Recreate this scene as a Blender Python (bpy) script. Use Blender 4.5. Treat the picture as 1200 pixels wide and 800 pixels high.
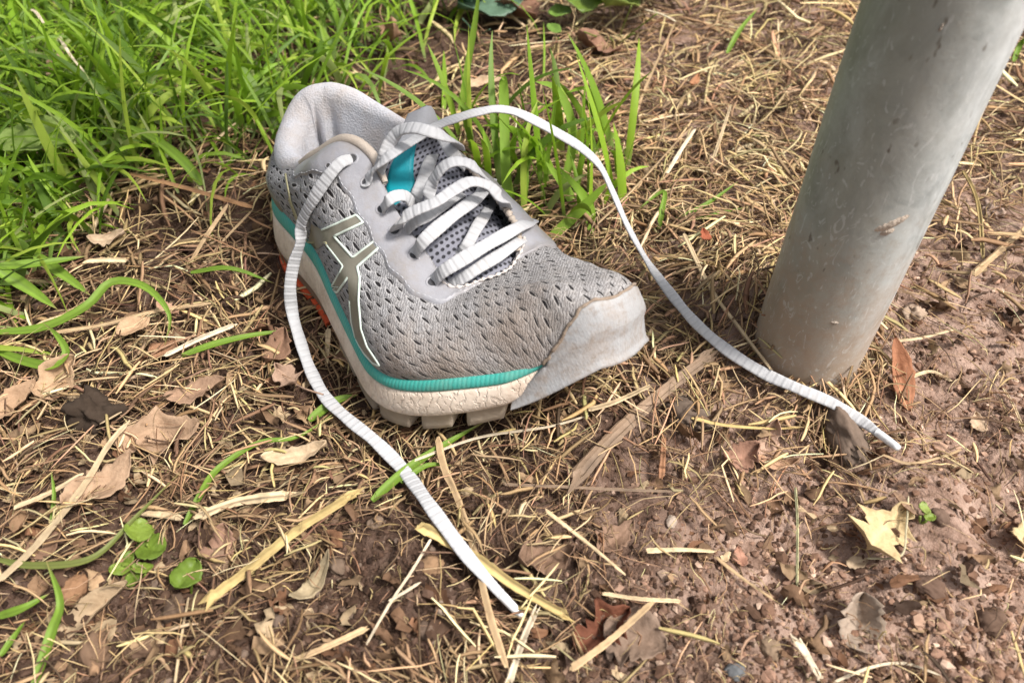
import bpy, bmesh, math, random
import numpy as np
from mathutils import Vector, Matrix
from mathutils.bvhtree import BVHTree
from mathutils.geometry import delaunay_2d_cdt

for o in list(bpy.data.objects):
    bpy.data.objects.remove(o)
scene = bpy.context.scene
COL = scene.collection
RNG = np.random.default_rng(11)
random.seed(11)

# ------------------------------------------------------------------ camera
CAM_H = 0.30                       # metres above the soil
FPX = 900.0                        # focal length in 1200 px units (27 mm on 36 mm)
PITCH = math.radians(46.07)        # degrees below the horizon
cam_data = bpy.data.cameras.new('camera')
cam = bpy.data.objects.new('camera', cam_data)
COL.objects.link(cam)
cam.location = (0, 0, CAM_H)
cam.rotation_euler = (math.pi / 2 - PITCH, 0, 0)
cam_data.sensor_width = 36.0
cam_data.lens = 27.0
cam_data.clip_start = 0.01
cam_data.clip_end = 200.0
cam_data.dof.use_dof = True
cam_data.dof.focus_distance = 0.40
cam_data.dof.aperture_fstop = 10.0
scene.camera = cam

# ------------------------------------------------------------------ light
SUN_EL, SUN_AZ = math.radians(57), math.radians(112)   # azimuth clockwise from +Y
world = bpy.data.worlds.new('World')
scene.world = world
world.use_nodes = True
wn = world.node_tree
bg = wn.nodes['Background']
sky = wn.nodes.new('ShaderNodeTexSky')
sky.sky_type = 'NISHITA'
sky.sun_disc = False
sky.sun_elevation = SUN_EL
sky.sun_rotation = SUN_AZ
sky.dust_density = 5.0
sky.air_density = 1.0
sky.ozone_density = 1.0
hs = wn.nodes.new('ShaderNodeHueSaturation')
hs.inputs['Saturation'].default_value = 0.30        # an overcast, near-white sky
wn.links.new(sky.outputs[0], hs.inputs['Color'])
wn.links.new(hs.outputs[0], bg.inputs[0])
bg.inputs[1].default_value = 0.05
sun_data = bpy.data.lights.new('sun', 'SUN')
sun_data.energy = 1.5
sun_data.angle = math.radians(10)
sun_data.color = (1.0, 0.965, 0.92)
sun = bpy.data.objects.new('sun', sun_data)
COL.objects.link(sun)
sd = Vector((math.sin(SUN_AZ) * math.cos(SUN_EL), math.cos(SUN_AZ) * math.cos(SUN_EL), math.sin(SUN_EL)))
sun.rotation_euler = sd.to_track_quat('Z', 'Y').to_euler()

scene.render.engine = 'CYCLES'
scene.cycles.max_bounces = 5
scene.cycles.diffuse_bounces = 3
scene.cycles.glossy_bounces = 2
scene.cycles.transmission_bounces = 2
scene.view_settings.view_transform = 'Standard'
scene.view_settings.look = 'None'
scene.view_settings.gamma = 1.0
scene.view_settings.use_curve_mapping = False
scene.view_settings.exposure = 1.85
scene.render.resolution_x, scene.render.resolution_y = 1024, 682

# ------------------------------------------------------------------ geometry helpers
CAMV = np.array([0, 0, CAM_H])
FWD = np.array([0, math.cos(PITCH), -math.sin(PITCH)])
UPV = np.array([0, math.sin(PITCH), math.cos(PITCH)])
RGT = np.array([1.0, 0, 0])

def ray(u, v):
    return FWD + RGT * (u - 600) / FPX + UPV * (400 - v) / FPX

def at_depth(u, v, d):
    return CAMV + ray(u, v) * d

def depth_of(P):
    return float((np.asarray(P) - CAMV) @ FWD)

def project(P):
    q = np.atleast_2d(P) - CAMV
    d = q @ FWD
    return np.stack([600 + FPX * (q @ RGT) / d, 400 - FPX * (q @ UPV) / d], 1)

def on_plane(u, v, z=0.0):
    r = ray(u, v)
    return CAMV + r * ((z - CAM_H) / r[2])

def catmull(pts, n, closed=False):
    P = np.asarray(pts, float)
    m = len(P)
    if closed:
        Q = np.vstack([P[-1], P, P[0], P[1]])
        segs = m
    else:
        Q = np.vstack([2 * P[0] - P[1], P, 2 * P[-1] - P[-2]])
        segs = m - 1
    t = np.linspace(0, segs, n, endpoint=not closed)
    i = np.minimum(t.astype(int), segs - 1)
    f = (t - i)[:, None]
    p0, p1, p2, p3 = Q[i], Q[i + 1], Q[i + 2], Q[i + 3]
    return 0.5 * ((2 * p1) + (-p0 + p2) * f + (2 * p0 - 5 * p1 + 4 * p2 - p3) * f ** 2 + (-p0 + 3 * p1 - 3 * p2 + p3) * f ** 3)

def resample(P, step=None, n=None):
    P = np.asarray(P, float)
    s = np.r_[0, np.cumsum(np.linalg.norm(np.diff(P, axis=0), axis=1))]
    if n is None:
        n = max(3, int(s[-1] / step) + 1)
    t = np.linspace(0, s[-1], n)
    return np.stack([np.interp(t, s, P[:, k]) for k in range(P.shape[1])], 1), t

def unit(a):
    a = np.asarray(a, float)
    return a / np.maximum(np.linalg.norm(a, axis=-1, keepdims=True), 1e-12)

def make_obj(name, verts, faces, mat=None, parent=None, smooth=True, colors=None, uv=None):
    me = bpy.data.meshes.new(name)
    me.from_pydata(np.asarray(verts, float).tolist(), [], [list(map(int, f)) for f in faces] if not isinstance(faces, np.ndarray) else faces.tolist())
    if mat is not None:
        me.materials.append(mat)
    if smooth:
        me.polygons.foreach_set('use_smooth', np.ones(len(me.polygons), bool))
    if colors is not None:
        c = np.ones((len(verts), 4)); c[:, :3] = colors
        a = me.color_attributes.new('tint', 'FLOAT_COLOR', 'POINT')
        a.data.foreach_set('color', c.ravel())
    if uv is not None:
        lay = me.uv_layers.new(name='UVMap')
        idx = np.zeros(len(me.loops), int)
        me.loops.foreach_get('vertex_index', idx)
        lay.data.foreach_set('uv', np.asarray(uv, float)[idx].ravel())
    me.update()
    o = bpy.data.objects.new(name, me)
    COL.objects.link(o)
    if parent is not None:
        o.parent = parent
    return o

def grid_faces(nr, nc, wrap=False, flip=False):
    i = np.arange(nr - 1)[:, None]
    j = np.arange(nc if wrap else nc - 1)[None]
    j2 = (j + 1) % nc
    f = np.stack(np.broadcast_arrays(i * nc + j, i * nc + j2, (i + 1) * nc + j2, (i + 1) * nc + j), -1).reshape(-1, 4)
    return f[:, ::-1] if flip else f

def tag(o, label, cat, group=None):
    o['label'] = label
    o['category'] = cat
    if group:
        o['group'] = group
    return o

def struct(o, kind='structure', label=None, cat=None):
    o['kind'] = kind
    if label:
        o['label'] = label
    if cat:
        o['category'] = cat
    return o

def empty(name, loc, rot=None):
    e = bpy.data.objects.new(name, None)
    e.empty_display_size = 0.02
    COL.objects.link(e)
    e.location = loc
    if rot is not None:
        e.rotation_euler = rot
    return e

# smooth value noise in numpy (for terrain and clumping)
_perm = np.random.default_rng(5).random((256, 256))
def vnoise(x, y):
    x = np.asarray(x, float); y = np.asarray(y, float)
    xi = np.floor(x).astype(int); yi = np.floor(y).astype(int)
    fx = x - xi; fy = y - yi
    fx = fx * fx * (3 - 2 * fx); fy = fy * fy * (3 - 2 * fy)
    g = lambda a, b: _perm[a % 256, b % 256]
    return (g(xi, yi) * (1 - fx) + g(xi + 1, yi) * fx) * (1 - fy) + (g(xi, yi + 1) * (1 - fx) + g(xi + 1, yi + 1) * fx) * fy - 0.5

def fbm(x, y, oct=4, gain=0.5):
    s = 0; a = 1.0
    for k in range(oct):
        s = s + a * vnoise(x * 2 ** k + 17.3 * k, y * 2 ** k + 5.1 * k); a *= gain
    return s

# ------------------------------------------------------------------ material helpers
class NT:
    def __init__(self, name):
        self.m = bpy.data.materials.new(name)
        self.m.use_nodes = True
        self.t = self.m.node_tree
        self.b = self.t.nodes['Principled BSDF']
        self.out = self.t.nodes['Material Output']
    def n(self, typ, **kw):
        nd = self.t.nodes.new(typ)
        for k, v in kw.items():
            setattr(nd, k, v)
        return nd
    def link(self, a, b):
        self.t.links.new(a, b)
    def put(self, sock, v):
        if hasattr(v, 'links'):
            self.link(v, sock)
        elif isinstance(v, (tuple, list)) and len(v) == 3 and sock.type == 'RGBA':
            sock.default_value = (*v, 1)
        else:
            sock.default_value = v
    def math(self, op, a, b=None, c=None):
        nd = self.n('ShaderNodeMath', operation=op)
        for i, v in enumerate((a, b, c)):
            if v is not None:
                self.put(nd.inputs[i], v)
        return nd.outputs[0]
    def noise(self, scale, detail=4, rough=0.55, vec=None, dist=0.0):
        nd = self.n('ShaderNodeTexNoise')
        nd.inputs['Scale'].default_value = scale
        nd.inputs['Detail'].default_value = detail
        nd.inputs['Roughness'].default_value = rough
        nd.inputs['Distortion'].default_value = dist
        if vec is not None:
            self.link(vec, nd.inputs['Vector'])
        return nd.outputs['Fac']
    def voro(self, scale, vec=None, feature='F1', out='Distance'):
        nd = self.n('ShaderNodeTexVoronoi', feature=feature)
        nd.inputs['Scale'].default_value = scale
        if vec is not None:
            self.link(vec, nd.inputs['Vector'])
        return nd.outputs[out]
    def ramp(self, fac, stops):
        nd = self.n('ShaderNodeValToRGB')
        e = nd.color_ramp.elements
        while len(e) < len(stops):
            e.new(0.5)
        for el, (p, c) in zip(e, stops):
            el.position = p
            el.color = (*c, 1) if len(c) == 3 else c
        self.put(nd.inputs[0], fac)
        return nd.outputs[0]
    def sramp(self, fac, a, b):
        nd = self.n('ShaderNodeMapRange')
        nd.clamp = True
        self.put(nd.inputs[0], fac)
        nd.inputs[1].default_value = a
        nd.inputs[2].default_value = b
        return nd.outputs[0]
    def mix(self, fac, a, b, mode='MIX'):
        nd = self.n('ShaderNodeMix', data_type='RGBA', blend_type=mode)
        self.put(nd.inputs[0], fac)
        self.put(nd.inputs[6], a)
        self.put(nd.inputs[7], b)
        return nd.outputs[2]
    def coord(self, which='Object'):
        return self.n('ShaderNodeTexCoord').outputs[which]
    def attr(self, name='tint'):
        return self.n('ShaderNodeAttribute', attribute_name=name).outputs['Color']
    def bump(self, h, strength=0.5, dist=0.001, normal=None):
        nd = self.n('ShaderNodeBump')
        nd.inputs['Strength'].default_value = strength
        nd.inputs['Distance'].default_value = dist
        self.put(nd.inputs['Height'], h)
        if normal is not None:
            self.link(normal, nd.inputs['Normal'])
        return nd.outputs[0]
    def done(self, color=None, rough=None, normal=None, metallic=None, spec=None, sss=None):
        b = self.b
        if color is not None: self.put(b.inputs['Base Color'], color)
        if rough is not None: self.put(b.inputs['Roughness'], rough)
        if normal is not None: self.link(normal, b.inputs['Normal'])
        if metallic is not None: self.put(b.inputs['Metallic'], metallic)
        if spec is not None: b.inputs['Specular IOR Level'].default_value = spec
        return self.m
# ================================================================== ground
def _bump(x, y, u, v, r, h):
    c = on_plane(u, v)
    return h * np.exp(-(((x - c[0]) ** 2 + (y - c[1]) ** 2) / r ** 2))

def zground(x, y):
    x = np.asarray(x, float); y = np.asarray(y, float)
    z = -.006 + fbm(x * 6 + 2, y * 6, 3) * .012
    c = on_plane(1115, 625); trod = 1 - .8 * np.exp(-(((x - c[0]) / .05) ** 2 + ((y - c[1]) / .035) ** 2))
    z = z + fbm(x * 28, y * 28 + 4, 4, .55) * .0075 * trod
    z = z + np.abs(fbm(x * 75 + 9, y * 75, 3, .6)) * .0042 * trod
    z = z + _bump(x, y, 1120, 625, .035, .012) - _bump(x, y, 1168, 618, .012, .012)
    z = z + _bump(x, y, 470, 690, .035, .010)
    z = z + _bump(x, y, 893, 372, .030, .020)          # litter heaped on the left of the post
    z = z + _bump(x, y, 690, 440, .05, .012)           # mat under the toe
    z = z + _bump(x, y, 1080, 560, .03, .006) - _bump(x, y, 960, 640, .03, .006)
    # flatten under the sole
    c = on_plane(430, 380)
    w = np.clip(1.6 * np.exp(-(((x + .06) ** 2 + (y - .32) ** 2) / .085 ** 2)), 0, 1)
    z = z * (1 - .9 * w) + (-.0135) * .9 * w
    return z

def axis(a, b, fine, grow=1.22, reach=15):
    c = list(np.arange(a, b + 1e-9, fine))
    lo, hi = c[0], c[-1]; st = fine; L = []; H = []
    while hi < reach:
        st *= grow; hi += st; H.append(hi); lo -= st; L.append(lo)
    return np.array(L[::-1] + c + H)

gx = axis(-.62, .62, .0021)
gy = np.concatenate([axis(.06, .44, .0018)[:-0 or None]])
gy_lo = [v for v in axis(.06, .44, .0018) if v < .44]
gy_hi = []
v_, st_ = .44, .0020
while v_ < 15:
    gy_hi.append(v_); st_ *= 1.006 if v_ < .95 else 1.22; v_ += st_
gy = np.array(gy_lo + gy_hi)
GX, GY = np.meshgrid(gx, gy)
GZ = zground(GX, GY)
far = np.clip((np.hypot(GX, GY - .4) - 1.2) / 2, 0, 1)
GZ = GZ * (1 - far) + (-.006) * far

def mat_soil():
    k = NT('brown_soil'); ob = k.coord('Object')
    n1 = k.noise(9, 3, 0.6, ob); n2 = k.noise(70, 4, 0.7, ob); n3 = k.noise(420, 3, 0.7, ob)
    c = k.ramp(n2, [(.26, (.10, .058, .041)), (.42, (.22, .140, .103)), (.56, (.34, .230, .177)), (.80, (.45, .325, .26))])
    # the earth is moist on the left, darkened further for shade between straws, dry and pale beyond the post's foot (ragged border)
    sx = k.n('ShaderNodeSeparateXYZ'); k.link(ob, sx.inputs[0])
    damp_shade = k.sramp(k.math('ADD', sx.outputs[0], k.math('MULTIPLY_ADD', k.noise(14, 4, .7, ob), .22, -.11)), .13, .0)
    c = k.mix(k.math('MULTIPLY', damp_shade, .88), c, k.mix(1.0, c, (.155, .13, .115), 'MULTIPLY'))
    c = k.mix(k.math('MULTIPLY', k.sramp(n3, .55, .75), .35), c, (.28, .19, .14))
    grit = k.voro(380, ob)
    c = k.mix(k.math('MULTIPLY', k.sramp(grit, .30, .08), .18), c, (.36, .27, .20))
    h = k.math('ADD', k.math('MULTIPLY', n2, 1.2), k.math('MULTIPLY', n3, 1.0))
    return k.done(c, .97, k.bump(h, .75, .003), spec=.05)
M_SOIL = mat_soil()
ground = make_obj('ground', np.stack([GX, GY, GZ], -1).reshape(-1, 3), grid_faces(len(gy), len(gx)), M_SOIL)
struct(ground)
def ground_pt(u, v, lift=0.0):
    z = 0.0
    for _ in range(8):
        P = on_plane(u, v, z + lift); z = float(zground(P[0], P[1]))
    return on_plane(u, v, z + lift)

# ================================================================== metal post
def mat_post():
    k = NT('galvanised_steel'); ob = k.coord('Object')
    sp = k.voro(85, ob, out='Color'); sps = k.n('ShaderNodeSeparateXYZ'); k.link(sp, sps.inputs[0])
    mp = k.n('ShaderNodeMapping'); mp.inputs['Scale'].default_value = (1, 1, .45); k.link(ob, mp.inputs['Vector'])
    n = k.noise(30, 5, .72, mp.outputs[0], 1.2); n2 = k.noise(110, 5, .75, ob)
    c = k.mix(k.sramp(n, .40, .60), (.29, .32, .315), (.58, .62, .62))
    c = k.mix(k.math('MULTIPLY', sps.outputs[0], .32), c, (.62, .64, .63))
    c = k.mix(k.math('MULTIPLY', k.sramp(n2, .45, .75), .45), c, (.33, .33, .30))
    sx = k.n('ShaderNodeSeparateXYZ'); k.link(ob, sx.inputs[0])
    # left side: greenish tint with its shade painted in, soil splashed up from the foot
    shade_tint = k.math('MULTIPLY', k.sramp(k.math('MULTIPLY_ADD', n, .05, k.math('MULTIPLY', sx.outputs[0], -1.0)), .012, .045), .62)
    c = k.mix(shade_tint, c, (.17, .17, .10))
    low = k.math('ADD', k.sramp(sx.outputs[2], .11, .0), k.math('MULTIPLY_ADD', n2, 1.5, -.85))
    c = k.mix(k.math('MULTIPLY', k.sramp(low, .12, .85), .75), c, (.34, .225, .15))
    mid = k.math('ADD', k.sramp(sx.outputs[2], .22, .02), k.math('MULTIPLY_ADD', k.noise(26, 6, .7, ob), 1.6, -1.25))
    c = k.mix(k.math('MULTIPLY', k.sramp(mid, .1, .7), .5), c, (.36, .29, .22))
    speck = k.math('MULTIPLY', k.sramp(k.noise(230, 2, .5, mp.outputs[0]), .66, .71), k.sramp(k.noise(26, 3, .5, ob), .46, .58))
    scr = k.sramp(k.noise(150, 3, .6, mp.outputs[0], 3.0), .60, .66)
    c = k.mix(k.math('MULTIPLY', scr, .30), c, (.66, .68, .67))
    c = k.mix(k.math('MULTIPLY', speck, .8), c, (.10, .08, .055))
    met = k.math('MULTIPLY_ADD', k.sramp(low, .0, .6), -.12, .15)
    return k.done(c, k.math('MULTIPLY_ADD', n2, .25, .40), k.bump(k.math('ADD', n2, k.math('MULTIPLY', k.noise(500, 4, .7, ob), .6)), .18, .0012), metallic=met)
M_POST = mat_post()
def build_post():
    R_, H = .0275, 1.30
    cx, cy = .1548, .2780
    base = float(zground(cx, cy))
    n = 96
    a = np.linspace(0, 2 * math.pi, n, endpoint=False)
    zs = np.concatenate([[-.08], np.linspace(-.02, .30, 60), np.linspace(.32, H, 20), [H + .002, H + .002]])
    V = []
    for i, z in enumerate(zs):
        r = R_ + .00025 * np.sin(a * 3 + z * 40) * .6 + .0002 * vnoise(a * 6, np.full(n, z * 60))
        if i == len(zs) - 2: r = r * 0 + R_ - .002
        if i == len(zs) - 1: r = r * 0 + R_ - .004
        V.append(np.column_stack([r * np.cos(a), r * np.sin(a), np.full(n, z)]))
    F = [list(f) for f in grid_faces(len(zs), n, wrap=True)]
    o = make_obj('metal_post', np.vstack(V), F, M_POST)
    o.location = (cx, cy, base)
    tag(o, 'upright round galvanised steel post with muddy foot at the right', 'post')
    # inner wall, so that the tube has a thickness
    V2 = [np.column_stack([(R_ - .004) * np.cos(a), (R_ - .004) * np.sin(a), np.full(n, z)]) for z in (H + .002, H - .3)]
    make_obj('inner_wall', np.vstack(V2), [list(f) for f in grid_faces(2, n, wrap=True, flip=True)], M_POST, o)
    # dried mud smear
    m = NT('dried_mud'); ob = m.coord('Object')
    m.done(m.mix(m.noise(400, 4, .7, ob), (.34, .26, .19), (.56, .48, .40)), .95, m.bump(m.noise(700, 4, .7, ob), .8, .001))
    rng = np.random.default_rng(3)
    for (u, v, L, wd, ang) in ((1047, 262, .0150, .0042, .62), (1040, 272, .006, .0035, .5), (978, 378, .004, .0025, .1), (1103, 32, .004, .0012, 1.4)):
        r = ray(u, v); ro = CAMV - np.array([cx, cy, 0]); aa = r[0]**2 + r[1]**2; bb = 2 * (ro[0]*r[0] + ro[1]*r[1]); cc = ro[0]**2 + ro[1]**2 - R_**2
        t = (-bb - math.sqrt(max(bb*bb - 4*aa*cc, 0))) / (2 * aa); p = ro + r * t
        az0 = math.atan2(p[1], p[0]); z0 = p[2] - base
        K, J = 22, 9
        V = []
        for i in range(K):
            for j in range(J):
                s = (i / (K - 1) - .5); q = (j / (J - 1) - .5)
                wloc = wd * (math.sqrt(max(0, 1 - (2 * s) ** 2)) * .8 + .1) * (1 + .5 * (rng.random() - .5))
                da = (s * L * math.cos(ang) * 1 - q * wloc * math.sin(ang)); dzz = s * L * math.sin(ang) + q * wloc * math.cos(ang)
                hgt = -.0002 + (.0009 * (1 - (2 * q) ** 2) * (1 - (2 * s) ** 2)) * (.4 + rng.random())
                az = az0 + da / R_
                V.append(((R_ + hgt) * math.cos(az), (R_ + hgt) * math.sin(az), z0 + dzz))
        make_obj('mud_splash', V, grid_faces(K, J), m.m, o)
    return o
post = build_post()
# ================================================================== the running shoe
S_LOC = np.array([-0.139, 0.415, -0.011])
def rot_ypr(y, p, r):
    cy, sy = np.cos(y), np.sin(y); cp, sp = np.cos(p), np.sin(p); cr, sr = np.cos(r), np.sin(r)
    return (np.array([[cy, -sy, 0], [sy, cy, 0], [0, 0, 1]]) @ np.array([[cp, 0, sp], [0, 1, 0], [-sp, 0, cp]])
            @ np.array([[1, 0, 0], [0, cr, -sr], [0, sr, cr]]))
S_ROT = rot_ypr(*np.radians([-49.5, -3.9, -6.9]))
def to_local(P):
    return (np.asarray(P, float) - S_LOC) @ S_ROT
def to_world(P):
    return np.asarray(P, float) @ S_ROT.T + S_LOC
CAM_L = to_local(CAMV)
def ray_l(u, v):
    return ray(u, v) @ S_ROT
def lp(u, v, ax, val):           # pixel -> point on a local plane of the shoe
    d = ray_l(u, v)
    return CAM_L + d * ((val - CAM_L[ax]) / d[ax])
def lz(u, v, z):
    return lp(u, v, 2, z)

# ---- materials of the shoe
def mat_upper():
    k = NT('shoe_mesh_fabric')
    uv = k.coord('UV'); ob = k.coord('Object')
    warp = k.n('ShaderNodeTexNoise'); warp.inputs['Scale'].default_value = 60; k.link(uv, warp.inputs['Vector'])
    wv = k.n('ShaderNodeVectorMath', operation='MULTIPLY_ADD')
    k.link(warp.outputs['Color'], wv.inputs[0]); wv.inputs[1].default_value = (0.009, 0.005, 0); k.link(uv, wv.inputs[2])
    sep = k.n('ShaderNodeSeparateXYZ'); k.link(wv.outputs[0], sep.inputs[0])
    U, V = sep.outputs[0], sep.outputs[1]
    V = k.math('ADD', V, 0.5)
    rowf = k.math('DIVIDE', V, 0.0027)
    row = k.math('FLOOR', rowf)
    fb = k.math('SUBTRACT', k.math('FRACT', rowf), 0.5)
    off = k.math('MULTIPLY', k.math('MODULO', row, 2.0), 0.5)
    colf = k.math('ADD', k.math('DIVIDE', k.math('ADD', U, 0.5), 0.0082), off)
    ci = k.math('FLOOR', colf)
    fa = k.math('SUBTRACT', k.math('FRACT', colf), 0.5)
    comb = k.n('ShaderNodeCombineXYZ'); k.link(row, comb.inputs[0]); k.link(ci, comb.inputs[1])
    wn_ = k.n('ShaderNodeTexWhiteNoise', noise_dimensions='2D'); k.link(comb.outputs[0], wn_.inputs['Vector'])
    size = k.math('MULTIPLY', k.math('MULTIPLY_ADD', wn_.outputs['Value'], 0.75, 0.3), k.math('MULTIPLY_ADD', k.sramp(U, .165, .225), -0.25, 1.0))
    fb = k.math('ADD', fb, k.math('MULTIPLY', fa, 0.25))
    d = k.math('SQRT', k.math('ADD', k.math('POWER', k.math('DIVIDE', k.math('ABSOLUTE', fa), 0.40), 2.0),
                              k.math('POWER', k.math('DIVIDE', k.math('ABSOLUTE', fb), 0.215), 2.0)))
    d = k.math('DIVIDE', d, size)
    hole = k.math('SUBTRACT', 1.0, k.sramp(d, 0.72, 1.05))
    rim = k.math('SUBTRACT', k.sramp(d, 0.8, 1.1), k.sramp(d, 1.15, 1.9))
    # knit yarn: fine diagonal ribs
    wave = k.n('ShaderNodeTexWave', wave_type='BANDS', bands_direction='DIAGONAL')
    wave.inputs['Scale'].default_value = 400; wave.inputs['Distortion'].default_value = 7.0
    wave.inputs['Detail'].default_value = 2; wave.inputs['Detail Scale'].default_value = 2
    k.link(uv, wave.inputs['Vector'])
    yarn = wave.outputs['Fac']
    fine = k.noise(900, 3, 0.6, ob)
    base = k.mix(yarn, (0.165, 0.162, 0.168), (0.375, 0.368, 0.372))
    base = k.mix(k.math('MULTIPLY', rim, 0.55), base, (0.58, 0.56, 0.55))
    base = k.mix(k.math('MULTIPLY', fine, 0.35), base, (0.22, 0.21, 0.21))
    # mud rubbed into the forefoot (its own ragged shape)
    sx = k.n('ShaderNodeSeparateXYZ'); k.link(ob, sx.inputs[0])
    def blob(cx, cy, cz, r):
        q = k.n('ShaderNodeVectorMath', operation='DISTANCE'); k.link(ob, q.inputs[0]); q.inputs[1].default_value = (cx, cy, cz)
        return k.math('SUBTRACT', 1.0, k.math('DIVIDE', q.outputs['Value'], r))
    nb = k.noise(70, 5, 0.65, ob)
    mud = k.math('ADD', k.math('MAXIMUM', k.math('MAXIMUM', blob(.215, -.045, .035, .034), blob(.235, -.02, .060, .032)), blob(.20, -.048, .03, .03)), k.math('MULTIPLY_ADD', nb, 1.6, -0.95))
    mud = k.sramp(mud, 0.0, 0.75)
    base = k.mix(k.math('MULTIPLY', mud, 0.6), base, (0.21, 0.15, 0.105))
    dust = k.math('MULTIPLY', k.sramp(sx.outputs[0], .15, .23), k.math('MULTIPLY_ADD', k.noise(160, 4, .7, ob), .9, .05))
    base = k.mix(k.math('MULTIPLY', dust, .40), base, (0.29, 0.235, 0.19))
    grime = k.sramp(k.noise(45, 6, 0.7, ob), 0.48, 0.72)
    base = k.mix(k.math('MULTIPLY', grime, 0.30), base, (0.20, 0.165, 0.125))
    col = k.mix(hole, base, (0.018, 0.016, 0.017))
    h = k.math('ADD', k.math('MULTIPLY', yarn, 0.25), k.math('MULTIPLY_ADD', hole, -1.3, k.math('MULTIPLY', rim, 0.45)))
    h = k.math('ADD', h, k.math('MULTIPLY', fine, 0.3))
    return k.done(col, 0.85, k.bump(h, 0.9, 0.0009), spec=0.25)

def mat_plain(name, col, rough=0.5, col2=None, scale=60, bump=0.15, bscale=500, dirt=0.25, dirtcol=(0.22, 0.17, 0.12), spec=0.4, dscale=35, dlo=0.5, dhi=0.75):
    k = NT(name); ob = k.coord('Object')
    c = k.mix(k.noise(scale, 4, 0.6, ob), col, col2 or tuple(x * 0.8 for x in col))
    dn = k.sramp(k.noise(dscale, 7, 0.72, ob), dlo, dhi)
    c = k.mix(k.math('MULTIPLY', dn, dirt), c, dirtcol)
    return k.done(c, rough, k.bump(k.noise(bscale, 4, 0.6, ob), bump, 0.001), spec=spec)

def mat_foam():
    k = NT('cream_foam'); ob = k.coord('Object')
    c = k.mix(k.noise(40, 4, 0.6, ob), (0.64, 0.52, 0.41), (0.76, 0.65, 0.54))
    d1 = k.sramp(k.noise(55, 7, 0.75, ob), 0.46, 0.72)
    c = k.mix(k.math('MULTIPLY', d1, 0.65), c, (0.32, 0.21, 0.14))
    w = k.n('ShaderNodeTexWave', wave_type='BANDS', bands_direction='X'); w.inputs['Scale'].default_value = 75
    w.inputs['Distortion'].default_value = 9; w.inputs['Detail'].default_value = 3; w.inputs['Detail Scale'].default_value = 3; k.link(ob, w.inputs['Vector'])
    crease = k.sramp(w.outputs['Fac'], 0.0, 0.35)
    h = k.math('ADD', k.math('MULTIPLY', crease, 0.7), k.math('MULTIPLY', k.noise(260, 5, 0.6, ob), 0.7))
    return k.done(c, 0.65, k.bump(h, 0.6, 0.001), spec=0.3)

def mat_teal_foam():
    k = NT('teal_foam'); ob = k.coord('Object'); uv = k.coord('UV')
    c = k.mix(k.noise(50, 4, 0.6, ob), (0.03, 0.27, 0.22), (0.06, 0.36, 0.31))
    w = k.n('ShaderNodeTexWave', wave_type='BANDS', bands_direction='X', wave_profile='SIN'); w.inputs['Scale'].default_value = 150
    w.inputs['Distortion'].default_value = 0.6; w.inputs['Detail Scale'].default_value = 1; k.link(uv, w.inputs['Vector'])
    d1 = k.sramp(k.noise(70, 6, 0.7, ob), 0.5, 0.75)
    c = k.mix(k.math('MULTIPLY', d1, 0.4), c, (0.20, 0.24, 0.17))
    c = k.mix(k.math('MULTIPLY', k.sramp(w.outputs['Fac'], .6, 1.0), 0.08), c, (0.35, 0.62, 0.56))
    return k.done(c, 0.5, k.bump(k.math('ADD', k.math('MULTIPLY', w.outputs['Fac'], .5), k.noise(300, 4, .7, ob)), 0.35, 0.0006), spec=0.4)

def mat_lace():
    k = NT('white_lace_weave'); uv = k.coord('UV'); ob = k.coord('Object')
    w = k.n('ShaderNodeTexWave', wave_type='BANDS', bands_direction='X', wave_profile='SIN'); w.inputs['Scale'].default_value = 76
    w.inputs['Distortion'].default_value = 1.2; w.inputs['Detail'].default_value = 1; w.inputs['Detail Scale'].default_value = 1.5; k.link(uv, w.inputs['Vector'])
    c = k.mix(k.noise(60, 4, 0.6, ob), (0.39, 0.387, 0.392), (0.48, 0.477, 0.482))
    c = k.mix(k.math('MULTIPLY', k.sramp(w.outputs['Fac'], .45, 0.0), 0.30), c, (0.30, 0.295, 0.30))
    d1 = k.sramp(k.noise(45, 7, 0.75, ob), 0.54, 0.74)
    c = k.mix(k.math('MULTIPLY', d1, 0.35), c, (0.48, 0.42, 0.34))
    h = k.math('ADD', w.outputs['Fac'], k.math('MULTIPLY', k.noise(1300, 2, 0.5, ob), 0.6))
    return k.done(c, 0.8, k.bump(h, 0.45, 0.0004), spec=0.2)

def mat_tongue():
    k = NT('tongue_air_mesh'); uv = k.coord('UV'); ob = k.coord('Object')
    sep = k.n('ShaderNodeSeparateXYZ'); k.link(uv, sep.inputs[0])
    rowf = k.math('DIVIDE', sep.outputs[0], 0.0031)
    row = k.math('FLOOR', rowf)
    fa = k.math('SUBTRACT', k.math('FRACT', rowf), 0.5)
    fb = k.math('SUBTRACT', k.math('FRACT', k.math('ADD', k.math('DIVIDE', sep.outputs[1], 0.0030), k.math('MULTIPLY', k.math('MODULO', row, 2.0), 0.5))), 0.5)
    d = k.math('SQRT', k.math('ADD', k.math('POWER', k.math('DIVIDE', k.math('ABSOLUTE', fa), 0.30), 2.0), k.math('POWER', k.math('DIVIDE', k.math('ABSOLUTE', fb), 0.36), 2.0)))
    hole = k.math('SUBTRACT', 1.0, k.sramp(d, 0.6, 1.05))
    c = k.mix(k.noise(200, 3, 0.6, ob), (0.17, 0.17, 0.20), (0.27, 0.27, 0.31))
    c = k.mix(hole, c, (0.03, 0.03, 0.036))
    return k.done(c, 0.75, k.bump(k.math('MULTIPLY', hole, -1.0), 0.7, 0.0009), spec=0.3)

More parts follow.
